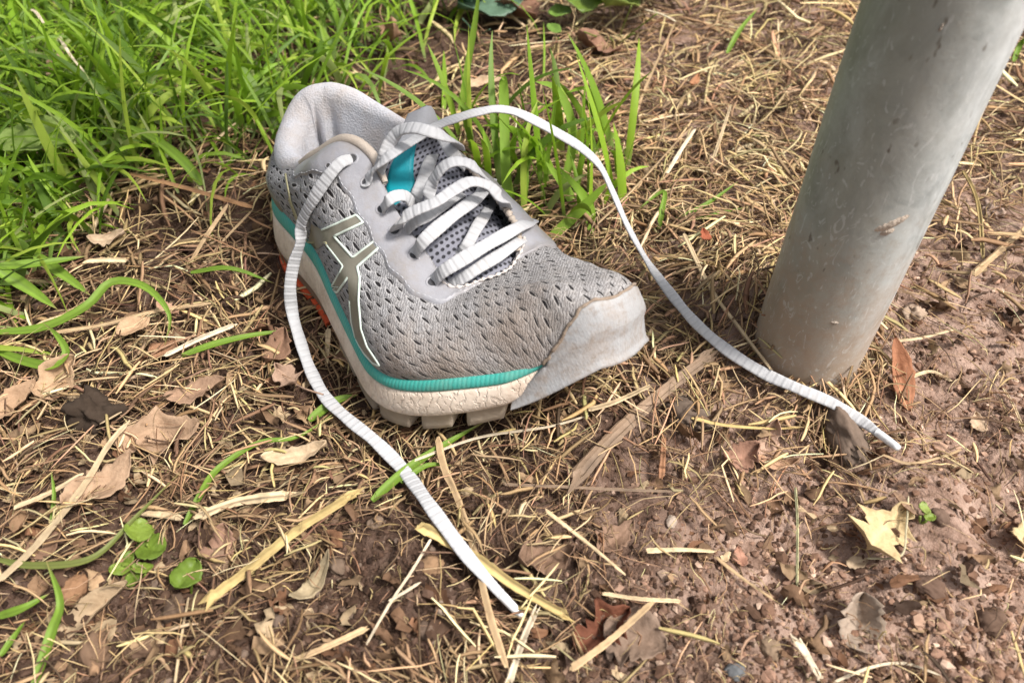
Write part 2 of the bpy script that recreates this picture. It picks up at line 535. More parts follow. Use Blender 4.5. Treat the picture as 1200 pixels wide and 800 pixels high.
M_UP = mat_upper()
M_OVER = mat_plain('grey_synthetic_overlay', (0.33, 0.325, 0.345), 0.42, (0.25, 0.245, 0.262), 70, 0.28, 420, 0.62, (0.24, 0.20, 0.16), 0.45, 55, .44, .70)
def mat_cap():
    k = NT('toe_cap_film'); ob = k.coord('Object')
    c = k.mix(k.noise(110, 4, .6, ob), (0.36, 0.357, 0.358), (0.27, 0.265, 0.262))
    w1 = k.n('ShaderNodeTexWave', wave_type='BANDS', bands_direction='DIAGONAL'); w1.inputs['Scale'].default_value = 260; k.link(ob, w1.inputs['Vector'])
    w2 = k.n('ShaderNodeTexWave', wave_type='BANDS', bands_direction='Y'); w2.inputs['Scale'].default_value = 230; w2.inputs['Distortion'].default_value = 1.0; k.link(ob, w2.inputs['Vector'])
    hatch = k.math('MULTIPLY', w1.outputs['Fac'], w2.outputs['Fac'])
    c = k.mix(k.math('MULTIPLY', hatch, .06), c, (.55, .55, .55))
    d1 = k.sramp(k.noise(75, 6, .72, ob), .42, .68); d2 = k.sramp(k.noise(300, 5, .7, ob), .52, .72)
    c = k.mix(k.math('MULTIPLY', d1, .62), c, (.27, .205, .155))
    c = k.mix(k.math('MULTIPLY', d2, .40), c, (.16, .115, .08))
    h = k.math('ADD', k.math('MULTIPLY', hatch, .10), k.noise(420, 4, .65, ob))
    return k.done(c, .55, k.bump(h, .45, .0008), spec=.3)
M_CAP = mat_cap()
M_CAPEDGE = mat_plain('grimy_cap_edge', (0.30, 0.235, 0.18), 0.85, (0.19, 0.135, 0.095), 300, 0.4, 900, 0.5)
M_FOAM = mat_foam()
M_TEALF = mat_teal_foam()
M_TEAL = mat_plain('teal_tape', (0.0, 0.235, 0.29), 0.5, (0.0, 0.29, 0.35), 150, 0.2, 900, 0.1)
M_LUG = mat_plain('worn_outsole_rubber', (0.42, 0.35, 0.27), 0.6, (0.29, 0.23, 0.17), 90, 0.4, 300, 0.5, (0.20, 0.14, 0.09))
M_HEELR = mat_plain('brown_heel_rubber', (0.22, 0.15, 0.10), 0.6, (0.30, 0.22, 0.15), 90, 0.4, 300, 0.4)
M_ORANGE = mat_plain('orange_heel_rubber', (0.75, 0.11, 0.035), 0.5, (0.62, 0.09, 0.03), 90, 0.2, 300, 0.25)
def mat_lining():
    k = NT('collar_lining'); ob = k.coord('Object')
    c = k.mix(k.noise(40, 4, .6, ob), (.60, .595, .615), (.52, .51, .535))
    c = k.mix(k.math('MULTIPLY', k.sramp(k.noise(30, 5, .7, ob), .46, .72), .6), c, (.50, .40, .32))
    c = k.mix(k.math('MULTIPLY', k.sramp(k.noise(170, 5, .75, ob), .54, .74), .35), c, (.32, .26, .21))
    v = k.voro(850, ob)
    return k.done(c, .85, k.bump(k.math('ADD', v, k.noise(120, 3, .6, ob)), .5, .0007), spec=.15)
M_LINING = mat_lining()
M_BEIGE = mat_plain('beige_binding', (0.52, 0.44, 0.37), 0.8, (0.44, 0.37, 0.30), 90, 0.35, 1000, 0.3)
M_LOGO = mat_plain('olive_stripe', (0.165, 0.15, 0.115), 0.45, (0.20, 0.185, 0.145), 120, 0.12, 600, 0.3, (0.13, 0.11, 0.08))
M_EDGE = mat_plain('pale_stripe_edge', (0.62, 0.70, 0.62), 0.45, (0.55, 0.62, 0.54), 120, 0.1, 600, 0.3)
M_GOLD = mat_plain('gold_piping', (0.36, 0.33, 0.19), 0.4, None, 120, 0.1, 600, 0.3)
M_LACE = mat_lace()
M_TONG = mat_tongue()
M_TONGEDGE = mat_plain('tongue_edge', (0.44, 0.44, 0.46), 0.75, None, 60, 0.25, 900, 0.3)
M_DARK = mat_plain('dark_insole', (0.05, 0.05, 0.055), 0.9, None, 60, 0.2, 500, 0.2)
M_AGLET = mat_plain('aglet_plastic', (0.78, 0.78, 0.78), 0.25, None, 60, 0.05, 500, 0.15)
M_STITCH = mat_plain('stitch_thread', (0.62, 0.56, 0.52), 0.8, None, 90, 0.2, 900, 0.2)

# ---- plan outline of the sole and its heights
XK = np.array([0, .03, .08, .13, .18, .22, .25, .265])
ZB = np.array([.010, .003, .002, 0, -.001, .011, .031, .049])
TH = np.array([.034, .035, .033, .025, .021, .0215, .017, .015])
def smooth_interp(x, xk, yk):
    # monotone-ish cubic (Catmull) interpolation
    x = np.clip(x, xk[0], xk[-1]); i = np.clip(np.searchsorted(xk, x) - 1, 0, len(xk) - 2)
    m = np.gradient(yk, xk); hh = xk[i + 1] - xk[i]; t = (x - xk[i]) / hh
    return ((2 * t**3 - 3 * t**2 + 1) * yk[i] + (t**3 - 2 * t**2 + t) * hh * m[i] + (-2 * t**3 + 3 * t**2) * yk[i + 1] + (t**3 - t**2) * hh * m[i + 1])
zbot = lambda x: smooth_interp(x, XK, ZB)
zthk = lambda x: smooth_interp(x, XK, TH)
LAT = [(.2655, .027), (.2675, .013), (.2625, -.003), (.2515, -.0165), (.236, -.031), (.216, -.0475), (.197, -.0575), (.177, -.0595), (.152, -.0545), (.122, -.0475), (.092, -.0405), (.06, -.0375), (.034, -.0345), (.017, -.0245), (.009, -.012)]
MED = [(.008, 0.0), (.009, .012), (.017, .0235), (.034, .0315), (.06, .0335), (.09, .034), (.12, .037), (.15, .042), (.18, .0475), (.205, .0515), (.229, .0520), (.248, .0475), (.2595, .0385)]
NO = 280
OUT = catmull(LAT + MED, 2000, closed=True)
OUT, _ = resample(np.vstack([OUT, OUT[:1]]), n=NO + 1)
OUT = OUT[:-1]
OTAN = unit(np.roll(OUT, -1, 0) - np.roll(OUT, 1, 0))
ONOR = np.stack([-OTAN[:, 1], OTAN[:, 0]], 1)          # outline runs clockwise seen from above?
if ((OUT[NO // 4] - OUT.mean(0)) @ ONOR[NO // 4]) < 0:
    ONOR = -ONOR
ARC = np.r_[0, np.cumsum(np.linalg.norm(np.diff(OUT, axis=0), axis=1))]
ZB_O = zbot(OUT[:, 0]); TH_O = zthk(OUT[:, 0])

shoe = empty('running_shoe', S_LOC.tolist(), Matrix(S_ROT.tolist()).to_euler())
tag(shoe, 'worn grey mesh running shoe with white laces and teal sole band lying on the straw', 'shoe')

def wall(name, rows, mat, cap_bottom=False, cap_top=False, uvs=True):
    """rows: list of (fraction of sole thickness, outward offset)"""
    V = []; UV = []
    for fr, off in rows:
        fr_ = fr(OUT[:, 0]) if callable(fr) else fr
        z = ZB_O + TH_O * fr_
        of = off - .0030 * np.clip((OUT[:, 0] - .240) / .010, 0, 1)
        xy = OUT + ONOR * of[:, None]
        V.append(np.column_stack([xy, z])); UV.append(np.column_stack([ARC, z]))
    nr = len(rows)
    V = np.vstack(V); UV = np.vstack(UV)
    F = [list(f) for f in grid_faces(nr, NO, wrap=True)]
    def cap(base, up):
        # strips between the lateral and medial halves
        nonlocal V, UV
        c = len(V)
        ring = V[base:base + NO]
        inner = ring.copy(); ctr = np.array([.13, 0, 0])
        inner[:, 0] = .13 + (ring[:, 0] - .13) * .9; inner[:, 1] = ring[:, 1] * 0.12
        inner[:, 2] = zbot(np.clip(inner[:, 0], 0, .264)) + (ring[:, 2] - zbot(ring[:, 0]))
        V = np.vstack([V, inner]); UV = np.vstack([UV, UV[base:base + NO]])
        for i in range(NO):
            j = (i + 1) % NO
            F.append([base + i, c + i, c + j, base + j])
        F.append([c + i for i in range(NO)])
    if cap_bottom: cap(0, False)
    if cap_top: cap((nr - 1) * NO, True)
    return make_obj(name, V, F, mat, shoe, uv=UV)

split = 0.60       # cream below, teal above
toe_cut = lambda x: 1.0
wall('midsole', [(0.0, -.0025), (0.02, -.0010), (0.10, .0004), (0.22, .0012), (0.42, .0010), (0.62, .0003), (0.72, -.0003), (0.735, -.0012), (.735, -.004)], M_FOAM, cap_bottom=True)
wall('midsole_stripe', [(0.735, -.0035), (0.738, -.0012), (0.755, -.0004), (0.81, 0.0), (0.90, -.0005), (0.96, -.0012), (1.0, -.0022), (1.0, -.006)], M_TEALF, cap_top=True)

# ---- upper: ribs run from the feather line up to the collar / throat edge
T_KEY = [  # (x on outline, side, T)
    (.2620, 0, (.196, .003, .0585)),
    (.2500, -1, (.1955, -.005, .0575)),
    (.2250, -1, (.1935, -.014, .0570)),
    (.2000, -1, (.1870, -.0195, .0580)),
    (.1750, -1, (.1700, -.0185, .0640)),
    (.1500, -1, (.1520, -.0175, .0705)),
    (.1250, -1, (.1320, -.0155, .0800)),
    (.1080, -1, (.1150, -.0135, .0915)),
    (.0920, -1, (.0985, -.0180, .0945)),
    (.0740, -1, (.0780, -.0245, .0800)),
    (.0540, -1, (.0570, -.0270, .0665)),
    (.0340, -1, (.0380, -.0255, .0620)),
    (.0180, -1, (.0200, -.0150, .0650)),
    (.0080, 0, (.0110, .0020, .0785)),
    (.0180, 1, (.0190, .0185, .0845)),
    (.0340, 1, (.0350, .0255, .0860)),
    (.0520, 1, (.0530, .0305, .0835)),
    (.0750, 1, (.0740, .0330, .0830)),
    (.1000, 1, (.1000, .0320, .0850)),
    (.1250, 1, (.1260, .0300, .0850)),
    (.1500, 1, (.1500, .0290, .0810)),
    (.1750, 1, (.1710, .0275, .0745)),
    (.2000, 1, (.1860, .0240, .0680)),
    (.2250, 1, (.1930, .0170, .0625)),
    (.2480, 1, (.1955, .0100, .0595)),
]
def outline_index(x, side):
    if side == 0:
        return int(np.argmax(OUT[:, 0])) if x > .2 else int(np.argmin(OUT[:, 0]))
    m = (OUT[:, 1] < 0) if side < 0 else (OUT[:, 1] > 0)
    if x > .24 and side < 0: m = OUT[:, 1] < .012
    d = np.where(m, abs(OUT[:, 0] - x), 9)
    return int(np.argmin(d))
i0 = outline_index(.262, 0)
ks = []; tp = []
for x, sd_, T in T_KEY:
    ks.append(((outline_index(x, sd_) - i0) % NO)); tp.append(T)
# make sure order is increasing (reverse the outline if needed)
if ks[1] > ks[-1]:
    raise RuntimeError('outline order')
KS = np.array(ks + [NO], float); TP = np.array(tp + [tp[0]])
NS = 560
SS = np.linspace(0, NO, NS, endpoint=False)            # outline parameter from the toe tip round by the lateral side
def cubic_per(s):
    # periodic Catmull-Rom on uneven knots
    i = np.clip(np.searchsorted(KS, s, side='right') - 1, 0, len(KS) - 2)
    n = len(KS) - 1
    P1 = TP[i]; P2 = TP[i + 1]
    P0 = TP[(i - 1) % n]; P3 = TP[(i + 2) % n]
    k0 = np.where(i == 0, KS[n - 1] - NO, KS[np.maximum(i - 1, 0)]); k1 = KS[i]; k2 = KS[i + 1]; k3 = np.where(i + 2 > n, KS[1] + NO, KS[np.minimum(i + 2, n)])
    m1 = (P2 - P0) / (k2 - k0)[:, None]; m2 = (P3 - P1) / (k3 - k1)[:, None]
    h_ = (k2 - k1); t = ((s - k1) / h_)[:, None]; h_ = h_[:, None]
    return (2*t**3-3*t**2+1)*P1 + (t**3-2*t**2+t)*h_*m1 + (-2*t**3+3*t**2)*P2 + (t**3-t**2)*h_*m2
TT = cubic_per(SS)
def per_out(A, s):
    i = np.floor(s).astype(int); fr = (s - i)[:, None] if A.ndim > 1 else (s - i)
    return A[(i + i0) % NO] * (1 - fr) + A[(i + 1 + i0) % NO] * fr
OX = per_out(OUT, SS); ON = unit(per_out(ONOR, SS))
FZ = zbot(OX[:, 0]) + zthk(OX[:, 0]) - .0015
FF = np.column_stack([OX - ON * .0028, FZ])
N3 = np.column_stack([ON, np.zeros(NS)])
Z3 = np.array([0, 0, 1.0])
LEN = np.linalg.norm(TT - FF, axis=1)[:, None]
toe_w = np.clip((OX[:, 0] - .205) / .045, 0, 1)[:, None]; toe_w = toe_w * toe_w * (3 - 2 * toe_w)
heel_w = np.clip((.05 - OX[:, 0]) / .05, 0, 1)[:, None]
dz = (TT - FF)[:, 2:3]
C1 = FF + Z3 * (dz * (.62 * (1 - toe_w)) + .036 * toe_w) + N3 * (.0075 * (1 - toe_w) - .0035 * toe_w)
C2 = TT + N3 * (LEN * (.34 * (1 - toe_w) + .40 * toe_w) * (1 - .8 * heel_w)) - Z3 * (dz * .10 * (1 - toe_w) * (1 - heel_w)) + Z3 * (.007 * toe_w) - Z3 * (.012 * heel_w)
def upper_pt(si, r, off=0.0):
    """si: integer rib index (array), r: 0..1 (array, same shape)"""
    r = np.asarray(r, float)[..., None]; si = np.asarray(si) % NS
    P = (1-r)**3*FF[si] + 3*(1-r)**2*r*C1[si] + 3*(1-r)*r**2*C2[si] + r**3*TT[si]
    return P
NRR = 64
RG = np.linspace(0, 1, NRR)
UPV_GRID = np.stack([upper_pt(np.arange(NS), np.full(NS, r)) for r in RG])        # (NRR, NS, 3)
# soft dents of a worn upper
g_ = UPV_GRID
du = np.roll(g_, -1, 1) - np.roll(g_, 1, 1); dv = np.gradient(g_, axis=0)
UPN = unit(np.cross(du, dv))
ctr = np.array([.13, 0, .03])
if np.mean(np.sum(UPN * (g_ - ctr), -1)) < 0: UPN = -UPN
env = np.sin(np.pi * RG)[:, None]
dent = (fbm(g_[..., 0] * 55 + 3, (g_[..., 1] + g_[..., 2]) * 55, 3) * .0022 + vnoise(g_[..., 0] * 26, g_[..., 1] * 26 + 9) * .003) * env
UPV_GRID = g_ + UPN * dent[..., None]
def upper_uv(P):
    yc = 0.0; zc = .012 + .06 * np.clip(P[..., 0] - .19, 0, .1)
    return np.stack([P[..., 0], .046 * np.arctan2(P[..., 1] - yc, P[..., 2] - zc)], -1)
up_f = grid_faces(NRR, NS, wrap=True)
upper = make_obj('upper', UPV_GRID.reshape(-1, 3), up_f, M_UP, shoe, uv=upper_uv(UPV_GRID).reshape(-1, 2))
BVH_UP = BVHTree.FromPolygons([Vector(v) for v in UPV_GRID.reshape(-1, 3)], [list(map(int, f)) for f in up_f])

def cast(u, v, off=0.0):
    """pixel -> point and normal on the upper, in shoe coordinates"""
    o = Vector(CAM_L); d = Vector(ray_l(u, v)).normalized()
    hit, nrm, idx, dist = BVH_UP.ray_cast(o, d)
    if hit is None:
        hit, nrm, idx, dist = BVH_UP.find_nearest(Vector(CAM_L + ray_l(u, v) * .38))
    if nrm.dot(d) > 0: nrm = -nrm
    return np.array(hit + nrm * off), np.array(nrm)

def grid_sample(si, r):
    """bilinear sample of the dented upper; si float ribs, r float 0..1"""
    si = np.asarray(si, float) % NS; rr = np.clip(np.asarray(r, float), 0, 1) * (NRR - 1)
    a = np.floor(si).astype(int); fa = (si - a)[..., None]; b = np.minimum(np.floor(rr).astype(int), NRR - 2); fb = (rr - b)[..., None]
    G = UPV_GRID; Nn = UPN
    f = lambda A: (A[b, a % NS]*(1-fa) + A[b, (a+1) % NS]*fa)*(1-fb) + (A[b+1, a % NS]*(1-fa) + A[b+1, (a+1) % NS]*fa)*fb
    return f(G), unit(f(Nn))
def rib_of(k):            # T_KEY knot number (float) -> rib index
    return np.interp(k, np.arange(len(KS)), KS) / NO * NS

def overlay(name, k0, k1, rlo, rhi, off, mat, ns=160, nr=16, edge=.12, parent=None):
    """a moulded film laid over the upper, thinning to its edges"""
    kk = np.linspace(k0, k1, ns); si = rib_of(kk)
    V = []
    for t in np.linspace(0, 1, nr):
        lo = rlo(kk); hi = rhi(kk)
        P, Nn = grid_sample(si, lo + (hi - lo) * t)
        e = np.minimum(1, np.minimum(t, 1 - t) / edge)
        es = np.minimum(1, np.minimum(kk - k0, k1 - kk) / .25)
        V.append(P + Nn * (-.0005 + (off + .0005) * np.minimum(e, es) ** .5)[:, None])
    V = np.array(V).reshape(-1, 3)
    return make_obj(name, V, grid_faces(nr, ns), mat, parent or shoe, uv=upper_uv(V))

# eyestay: smooth plastic round the throat with lobes between eyelets
rl_lat = lambda k: np.interp(k, [1.0, 2.0, 3, 4, 5, 6, 7, 8, 9, 9.6], [.95, .88, .74, .69, .70, .71, .69, .57, .60, .84]) + .012 * np.cos(k * 2 * math.pi * 1.25 + .6)
eyestay = overlay('eyestay', 1.0, 9.6, rl_lat, lambda k: np.full_like(k, 1.0), .0011, M_OVER, 220, 18)
eyestay2 = overlay('eyestay', 17.2, 23.6, lambda k: np.interp(k, [17.2, 18, 20, 22, 23, 23.6], [.62, .5, .45, .5, .8, .93]) + .02 * np.cos(k * 8), lambda k: np.full_like(k, 1.0), .0011, M_OVER, 180, 18)
# stitch line along the foot of the eyestay
_kk = np.linspace(1.6, 9.3, 240)
_P, _N = grid_sample(rib_of(_kk), rl_lat(_kk) + .035)
_P, _ = resample(_P + _N * .0010, step=.00045)
_ph = np.arange(len(_P)) * .9
STITCH_JOB = (_P, .00022 + .00015 * np.sin(_ph))
# heel counter: darker moulded film low on the heel
overlay('heel_counter', 10.2, 16.0, lambda k: np.full_like(k, .0), lambda k: np.interp(k, [10.2, 11.5, 13, 14.5, 16], [.16, .46, .62, .46, .1]), .0009, M_LOGO, 120, 12)

# toe cap + bumper: covers the toe of the upper and the front of the sole wall
def toe_cap():
    kk = np.concatenate([np.linspace(22.3, 25.0, 60)[:-1], np.linspace(0, 1.32, 90)])
    si = rib_of(kk)
    kq = np.where(kk > 12, kk - 25, kk)          # -2.7 .. 2.02
    sm = (SS[np.clip((si % NS).round().astype(int), 0, NS - 1)])
    O = per_out(OUT, si / NS * NO); Nn = unit(per_out(ONOR, si / NS * NO))
    zb = zbot(O[:, 0]); th = zthk(O[:, 0])
    V = []
    top = np.interp(kq, [-2.7, -2.2, -1.2, 0, .30, .48, .66, .80, .95, 1.32], [.0, .05, .15, .20, .215, .205, .14, .075, .0, .0])
    
    upw = np.interp(kq, [-2.7, -2.4, .95, 1.32], [.1, 1, 1, .10])
    rows = [(-.02, -.004), (-.05, .0006), (-.03, .0026), (.02, .0031), (.10, .0026), (.17, .0015), (.30, .0008), (.48, .0001), (.66, -.0006), (.84, -.0012)]
    for fr, off in rows:
        V.append(np.column_stack([O + Nn * off, zb + th * (fr if fr <= 0 else fr * upw)]))
    base = V[-1]
    for t in np.linspace(0.16, 1, 22):
        P, Nm = grid_sample(si, top * t)
        o_ = .0010 * (1 if t < .93 else (1 - (t - .93) / .07 * 1.2))
        P = P + Nm * o_ + np.column_stack([Nn, np.zeros(len(kk))]) * (.0018 * max(0, 1 - t / .60))
        flat = top < .02
        V.append(np.where(flat[:, None], base - np.column_stack([Nn, np.zeros(len(kk))]) * (.003 * t), P))
    V = np.array(V)
    n = V.shape[0]
    o = make_obj('toe_cap', V.reshape(-1, 3), grid_faces(n, len(kk)), M_CAP, shoe, uv=upper_uv(V.reshape(-1, 3)))
    sel = (kq > -2.2) & (kq < .95)
    P, Nm = grid_sample(si[sel], top[sel]); P, _ = resample(P + Nm * .0005, step=.0006)
    jit = np.column_stack([vnoise(np.arange(len(P)) * .21, np.full(len(P), q * 3.0)) for q in range(3)]) * .0009
    tube('cap_edge', P + jit, .00075 + .0005 * vnoise(np.arange(len(P)) * .35, np.zeros(len(P))), M_CAPEDGE, o, n=7)
    return o

# ---- collar: padded roll round the ankle, running down inside to the insole
def tpoint(k):
    si = rib_of(k); a = np.floor(si).astype(int) % NS; b = (a + 1) % NS; f = (si - np.floor(si))[:, None]
    return TT[a] * (1 - f) + TT[b] * f, unit(N3[a] * (1 - f) + N3[b] * f)
def collar():
    kk = np.linspace(8.6, 18.6, 200)
    T, Nn = tpoint(kk)
    # outward normal from the edge curve itself
    tg = unit(np.gradient(T, axis=0)); nh = np.column_stack([tg[:, 1], -tg[:, 0], 0 * kk]); nh = unit(nh)
    nh = np.where((np.sum(nh * Nn, 1) < 0)[:, None], -nh, nh)
    w = np.interp(kk, [8.6, 9.5, 10.6, 11.6, 13, 14.5, 16, 17, 18.6], [.10, .30, .85, 1.15, 1.15, 1.0, .75, .5, .3])
    V = []
    rad = .0080
    ang = np.linspace(-1.05, math.pi * .95, 20)           # from outside, over the top, to inside
    for a in ang:
        o = math.cos(a) * rad; z = math.sin(a) * rad
        V.append(T + nh * (o * w - .0042 * w)[:, None] + Z3 * (z * w * 1.15 - .0005)[:, None])
    inner = V[-1]
    fl = np.column_stack([.125 + (T[:, 0] - .125) * .86, T[:, 1] * .62, 0 * kk + .036])
    for t in np.linspace(.08, 1, 16):
        bulge = math.sin(t * math.pi) * .006
        P = inner * (1 - t) + fl * t
        P[:, 2] = inner[:, 2] + (fl[:, 2] - inner[:, 2]) * t ** .9
        fold = .0035 * np.exp(-((kk - 14.0) / .32) ** 2) * np.minimum(1, t * 3) - .0045 * np.exp(-((kk - 13.45) / .20) ** 2) * np.minimum(1, t * 3) - .0045 * np.exp(-((kk - 14.55) / .20) ** 2) * np.minimum(1, t * 3)
        V.append(P - nh * ((bulge * .6 * w + fold))[:, None])
    V = np.array(V)
    return make_obj('collar', V.reshape(-1, 3), grid_faces(len(V), len(kk)), M_LINING, shoe)
collar()
# insole
_ix = .115 + (OUT[:, 0] - .115) * .86
io = np.column_stack([_ix, OUT[:, 1] * .8, zbot(_ix) + np.interp(_ix, [.14, .20], [.033, .020])])
make_obj('insole', io, [list(range(NO))], M_DARK, shoe, smooth=False)

def tube(name, P, rad, mat, parent=None, n=8, ribs=None, flat=1.0, up=None, cap=True):
    P = np.asarray(P, float); m = len(P)
    rad = np.broadcast_to(rad, (m,))
    t = unit(np.gradient(P, axis=0))
    up = np.array([0, 0, 1.0]) if up is None else np.asarray(up, float)
    s = unit(np.cross(t, up)); q = np.cross(s, t)
    a = np.linspace(0, 2 * math.pi, n, endpoint=False)
    V = P[:, None] + (s[:, None] * np.cos(a)[None, :, None] + q[:, None] * np.sin(a)[None, :, None] * flat) * rad[:, None, None]
    F = [list(f) for f in grid_faces(m, n, wrap=True)]
    if cap:
        F += [list(range(n)), [(m - 1) * n + i for i in range(n)]]
    return make_obj(name, V.reshape(-1, 3), F, mat, parent)

toe_cap()
tube('eyestay_stitch', STITCH_JOB[0], STITCH_JOB[1], M_TONGEDGE, eyestay, n=5)
# beige binding on the lateral collar edge
kb = np.linspace(6.2, 10.0, 90)
Tb, Nb = tpoint(kb)
tube('collar_binding', Tb + Z3 * .0008 + Nb * -.0008, np.interp(kb, [6.2, 6.8, 9.3, 10.0], [.0015, .0026, .0030, .0014]), M_BEIGE, shoe)
# frayed binding on the medial throat edge
kb = np.linspace(18.4, 22.8, 120)
Tb, Nb = tpoint(kb)
tube('throat_binding', Tb + Z3 * .0004 + RNG.normal(0, .00025, Tb.shape), .0016 + .0004 * np.sin(kb * 40), M_BEIGE, shoe)
# stitched seam round the throat front
kb = np.concatenate([np.linspace(22.2, 25, 90)[:-1], np.linspace(0, 3.1, 110)])
Ps, Nn_ = grid_sample(rib_of(kb), np.full(len(kb), .955))
Ps, _ = resample(Ps + Nn_ * .0011, step=.00035)
make_seam = tube('throat_seam', Ps + np.column_stack([np.zeros(len(Ps)), np.zeros(len(Ps)), .0004 * np.abs(np.sin(np.arange(len(Ps)) * .5))]), .0006 + .00035 * np.sin(np.arange(len(Ps)) * .55), M_STITCH, shoe, n=6)

# ---- tongue
def tongue():
    cx = catmull([(.203, .0, .054), (.185, .002, .0600), (.165, .004, .0660), (.145, .006, .0730), (.128, .010, .0815), (.117, .017, .0925), (.108, .0235, .106)], 70)
    half = np.interp(np.linspace(0, 1, 70), [0, .3, .62, .78, .88, .96, 1], [.020, .026, .028, .022, .012, .0085, .005])
    V = []; UV = []
    n = 34
    for layer in (0, 1):
        for i in range(70):
            tg = unit(cx[min(i + 1, 69)] - cx[max(i - 1, 0)])
            q = np.linspace(-1, 1, n)
            nrm = unit(np.array([-tg[2], 0, tg[0]])) * (-1 if tg[0] < 0 else 1)
            if nrm[2] < 0: nrm = -nrm
            P = cx[i] + np.outer(q * half[i], [0, 1, 0.12]) + np.outer((1 - q ** 2) * .007 - .0045, nrm)
            thick = .0045 * (1 - np.abs(q) ** 6) * (1 if 2 < i < 67 else .3)
            V.append(P - np.outer(thick * (1 if layer else 0), nrm)); UV.append(np.column_stack([np.full(n, i * .0016), q * half[i]]))
    V = np.vstack(V); UV = np.vstack(UV)
    F = np.vstack([grid_faces(70, n), grid_faces(70, n, flip=True) + 70 * n])
    rim = []
    for i in range(69):
        rim += [[i*n, (i+1)*n, 70*n+(i+1)*n, 70*n+i*n], [i*n+n-1, 70*n+i*n+n-1, 70*n+(i+1)*n+n-1, (i+1)*n+n-1]]
    for j in range(n - 1):
        rim += [[69*n+j, 69*n+j+1, 139*n+j+1, 139*n+j]]
    return make_obj('tongue', V, [list(f) for f in F] + rim, M_TONG, shoe, uv=UV), V[:70 * n].reshape(70, n, 3)
tongue_o, TG = tongue()
BVH_T = BVHTree.FromPolygons([Vector(v) for v in TG.reshape(-1, 3)], [list(map(int, f)) for f in grid_faces(70, 34)])
def cast_t(u, v, off=0.0):
    hit, nrm, i, d = BVH_T.ray_cast(Vector(CAM_L), Vector(ray_l(u, v)).normalized())
    if hit is None:
        hit, nrm, i, d = BVH_T.find_nearest(Vector(CAM_L + ray_l(u, v) * .38))
    if nrm.z < 0: nrm = -nrm
    return np.array(hit + nrm * off)
# teal tape and grey rim of the tongue
def tongue_patch(name, i0_, i1_, j0_, j1_, off, mat):
    sub = TG[i0_:i1_, j0_:j1_]
    a, b = sub.shape[:2]
    nn = unit(np.cross(np.gradient(sub, axis=0), np.gradient(sub, axis=1)))
    nn = np.where(nn[..., 2:3] < 0, -nn, nn)
    e = np.ones((a, b)); e[0] = e[-1] = 0; e[:, 0] = e[:, -1] = 0
    V = sub + nn * (off * e - .0004 * (1 - e))[..., None]
    return make_obj(name, V.reshape(-1, 3), grid_faces(a, b), mat, tongue_o)
tongue_patch('tongue_tape', 40, 66, 2, 13, .0012, M_TEAL)
tongue_patch('tongue_rim', 58, 70, 0, 34, .0016, M_TONGEDGE)

# ---- side stripes (olive, pale edging)
LOGO = [(366, 262), (378.5, 269.5), (418, 252), (426, 261), (392, 277), (414, 302), (439, 283), (444, 291), (419, 313), (422, 326), (421, 352), (424, 385), (431, 406), (446, 428),
        (438, 425), (428, 414), (418, 398), (413, 377), (410.6, 352), (408.5, 325), (396, 343), (389, 337), (403, 312.5), (382, 284.5), (374, 291), (361, 291)]
def surf_patch(name, poly, off, mat, parent, step=4.0):
    pts = []
    m = len(poly)
    for a, b in zip(poly, poly[1:] + poly[:1]):
        L = math.hypot(b[0] - a[0], b[1] - a[1]); n = max(1, int(L / step))
        for k in range(n):
            pts.append((a[0] + (b[0] - a[0]) * k / n, a[1] + (b[1] - a[1]) * k / n))
    nb = len(pts)
    xs = [p[0] for p in pts]; ys = [p[1] for p in pts]
    def inside(x, y):
        c = False
        for i in range(nb):
            x1, y1 = pts[i]; x2, y2 = pts[i - 1]
            if (y1 > y) != (y2 > y) and x < (x2 - x1) * (y - y1) / (y2 - y1) + x1: c = not c
        return c
    allp = list(pts)
    y = min(ys) + step / 2
    while y < max(ys):
        x = min(xs) + step / 2
        while x < max(xs):
            if inside(x, y) and min((x - p[0]) ** 2 + (y - p[1]) ** 2 for p in pts) > (step * .55) ** 2:
                allp.append((x, y))
            x += step
        y += step
    vv, ee, ff, *_ = delaunay_2d_cdt([Vector(p) for p in allp], [(i, (i + 1) % nb) for i in range(nb)], [], 0, 1e-5)
    F = []
    for f in ff:
        cx = sum(vv[i].x for i in f) / 3; cy = sum(vv[i].y for i in f) / 3
        if inside(cx, cy): F.append(list(f))
    V = [cast(p.x, p.y, off)[0] for p in vv]
    return make_obj(name, V, F, mat, parent)
def surf_line(name, poly, width, off, mat, parent, closed=False, step=2.5):
    pp = np.array(poly + ([poly[0]] if closed else []), float)
    pp, _ = resample(pp, step=step)
    P = []; N_ = []
    for u, v in pp:
        a, b = cast(u, v, off); P.append(a); N_.append(b)
    P = np.array(P); N_ = np.array(N_)
    t = unit(np.gradient(P, axis=0)); s = unit(np.cross(t, N_))
    prof = [(-1, -.0006), (-.8, 0.0), (.8, 0.0), (1, -.0006)]
    V = np.stack([P + s * (a * width / 2) + N_ * z for a, z in prof], 1)
    return make_obj(name, V.reshape(-1, 3), grid_faces(len(P), 4), mat, parent)
stripe = surf_patch('side_stripe', LOGO, .0006, M_LOGO, shoe)
surf_line('stripe_edge', LOGO[1:19] , .0012, .0009, M_EDGE, stripe)
surf_line('stripe_edge', LOGO[19:24], .0011, .0009, M_EDGE, stripe)
surf_line('heel_piping', [(336, 205), (342, 235), (350, 255), (362, 275)], .0011, .0012, M_GOLD, shoe)
surf_line('heel_piping', [(340, 232), (348, 255), (358, 275), (364, 288)], .0011, .0012, M_GOLD, shoe)

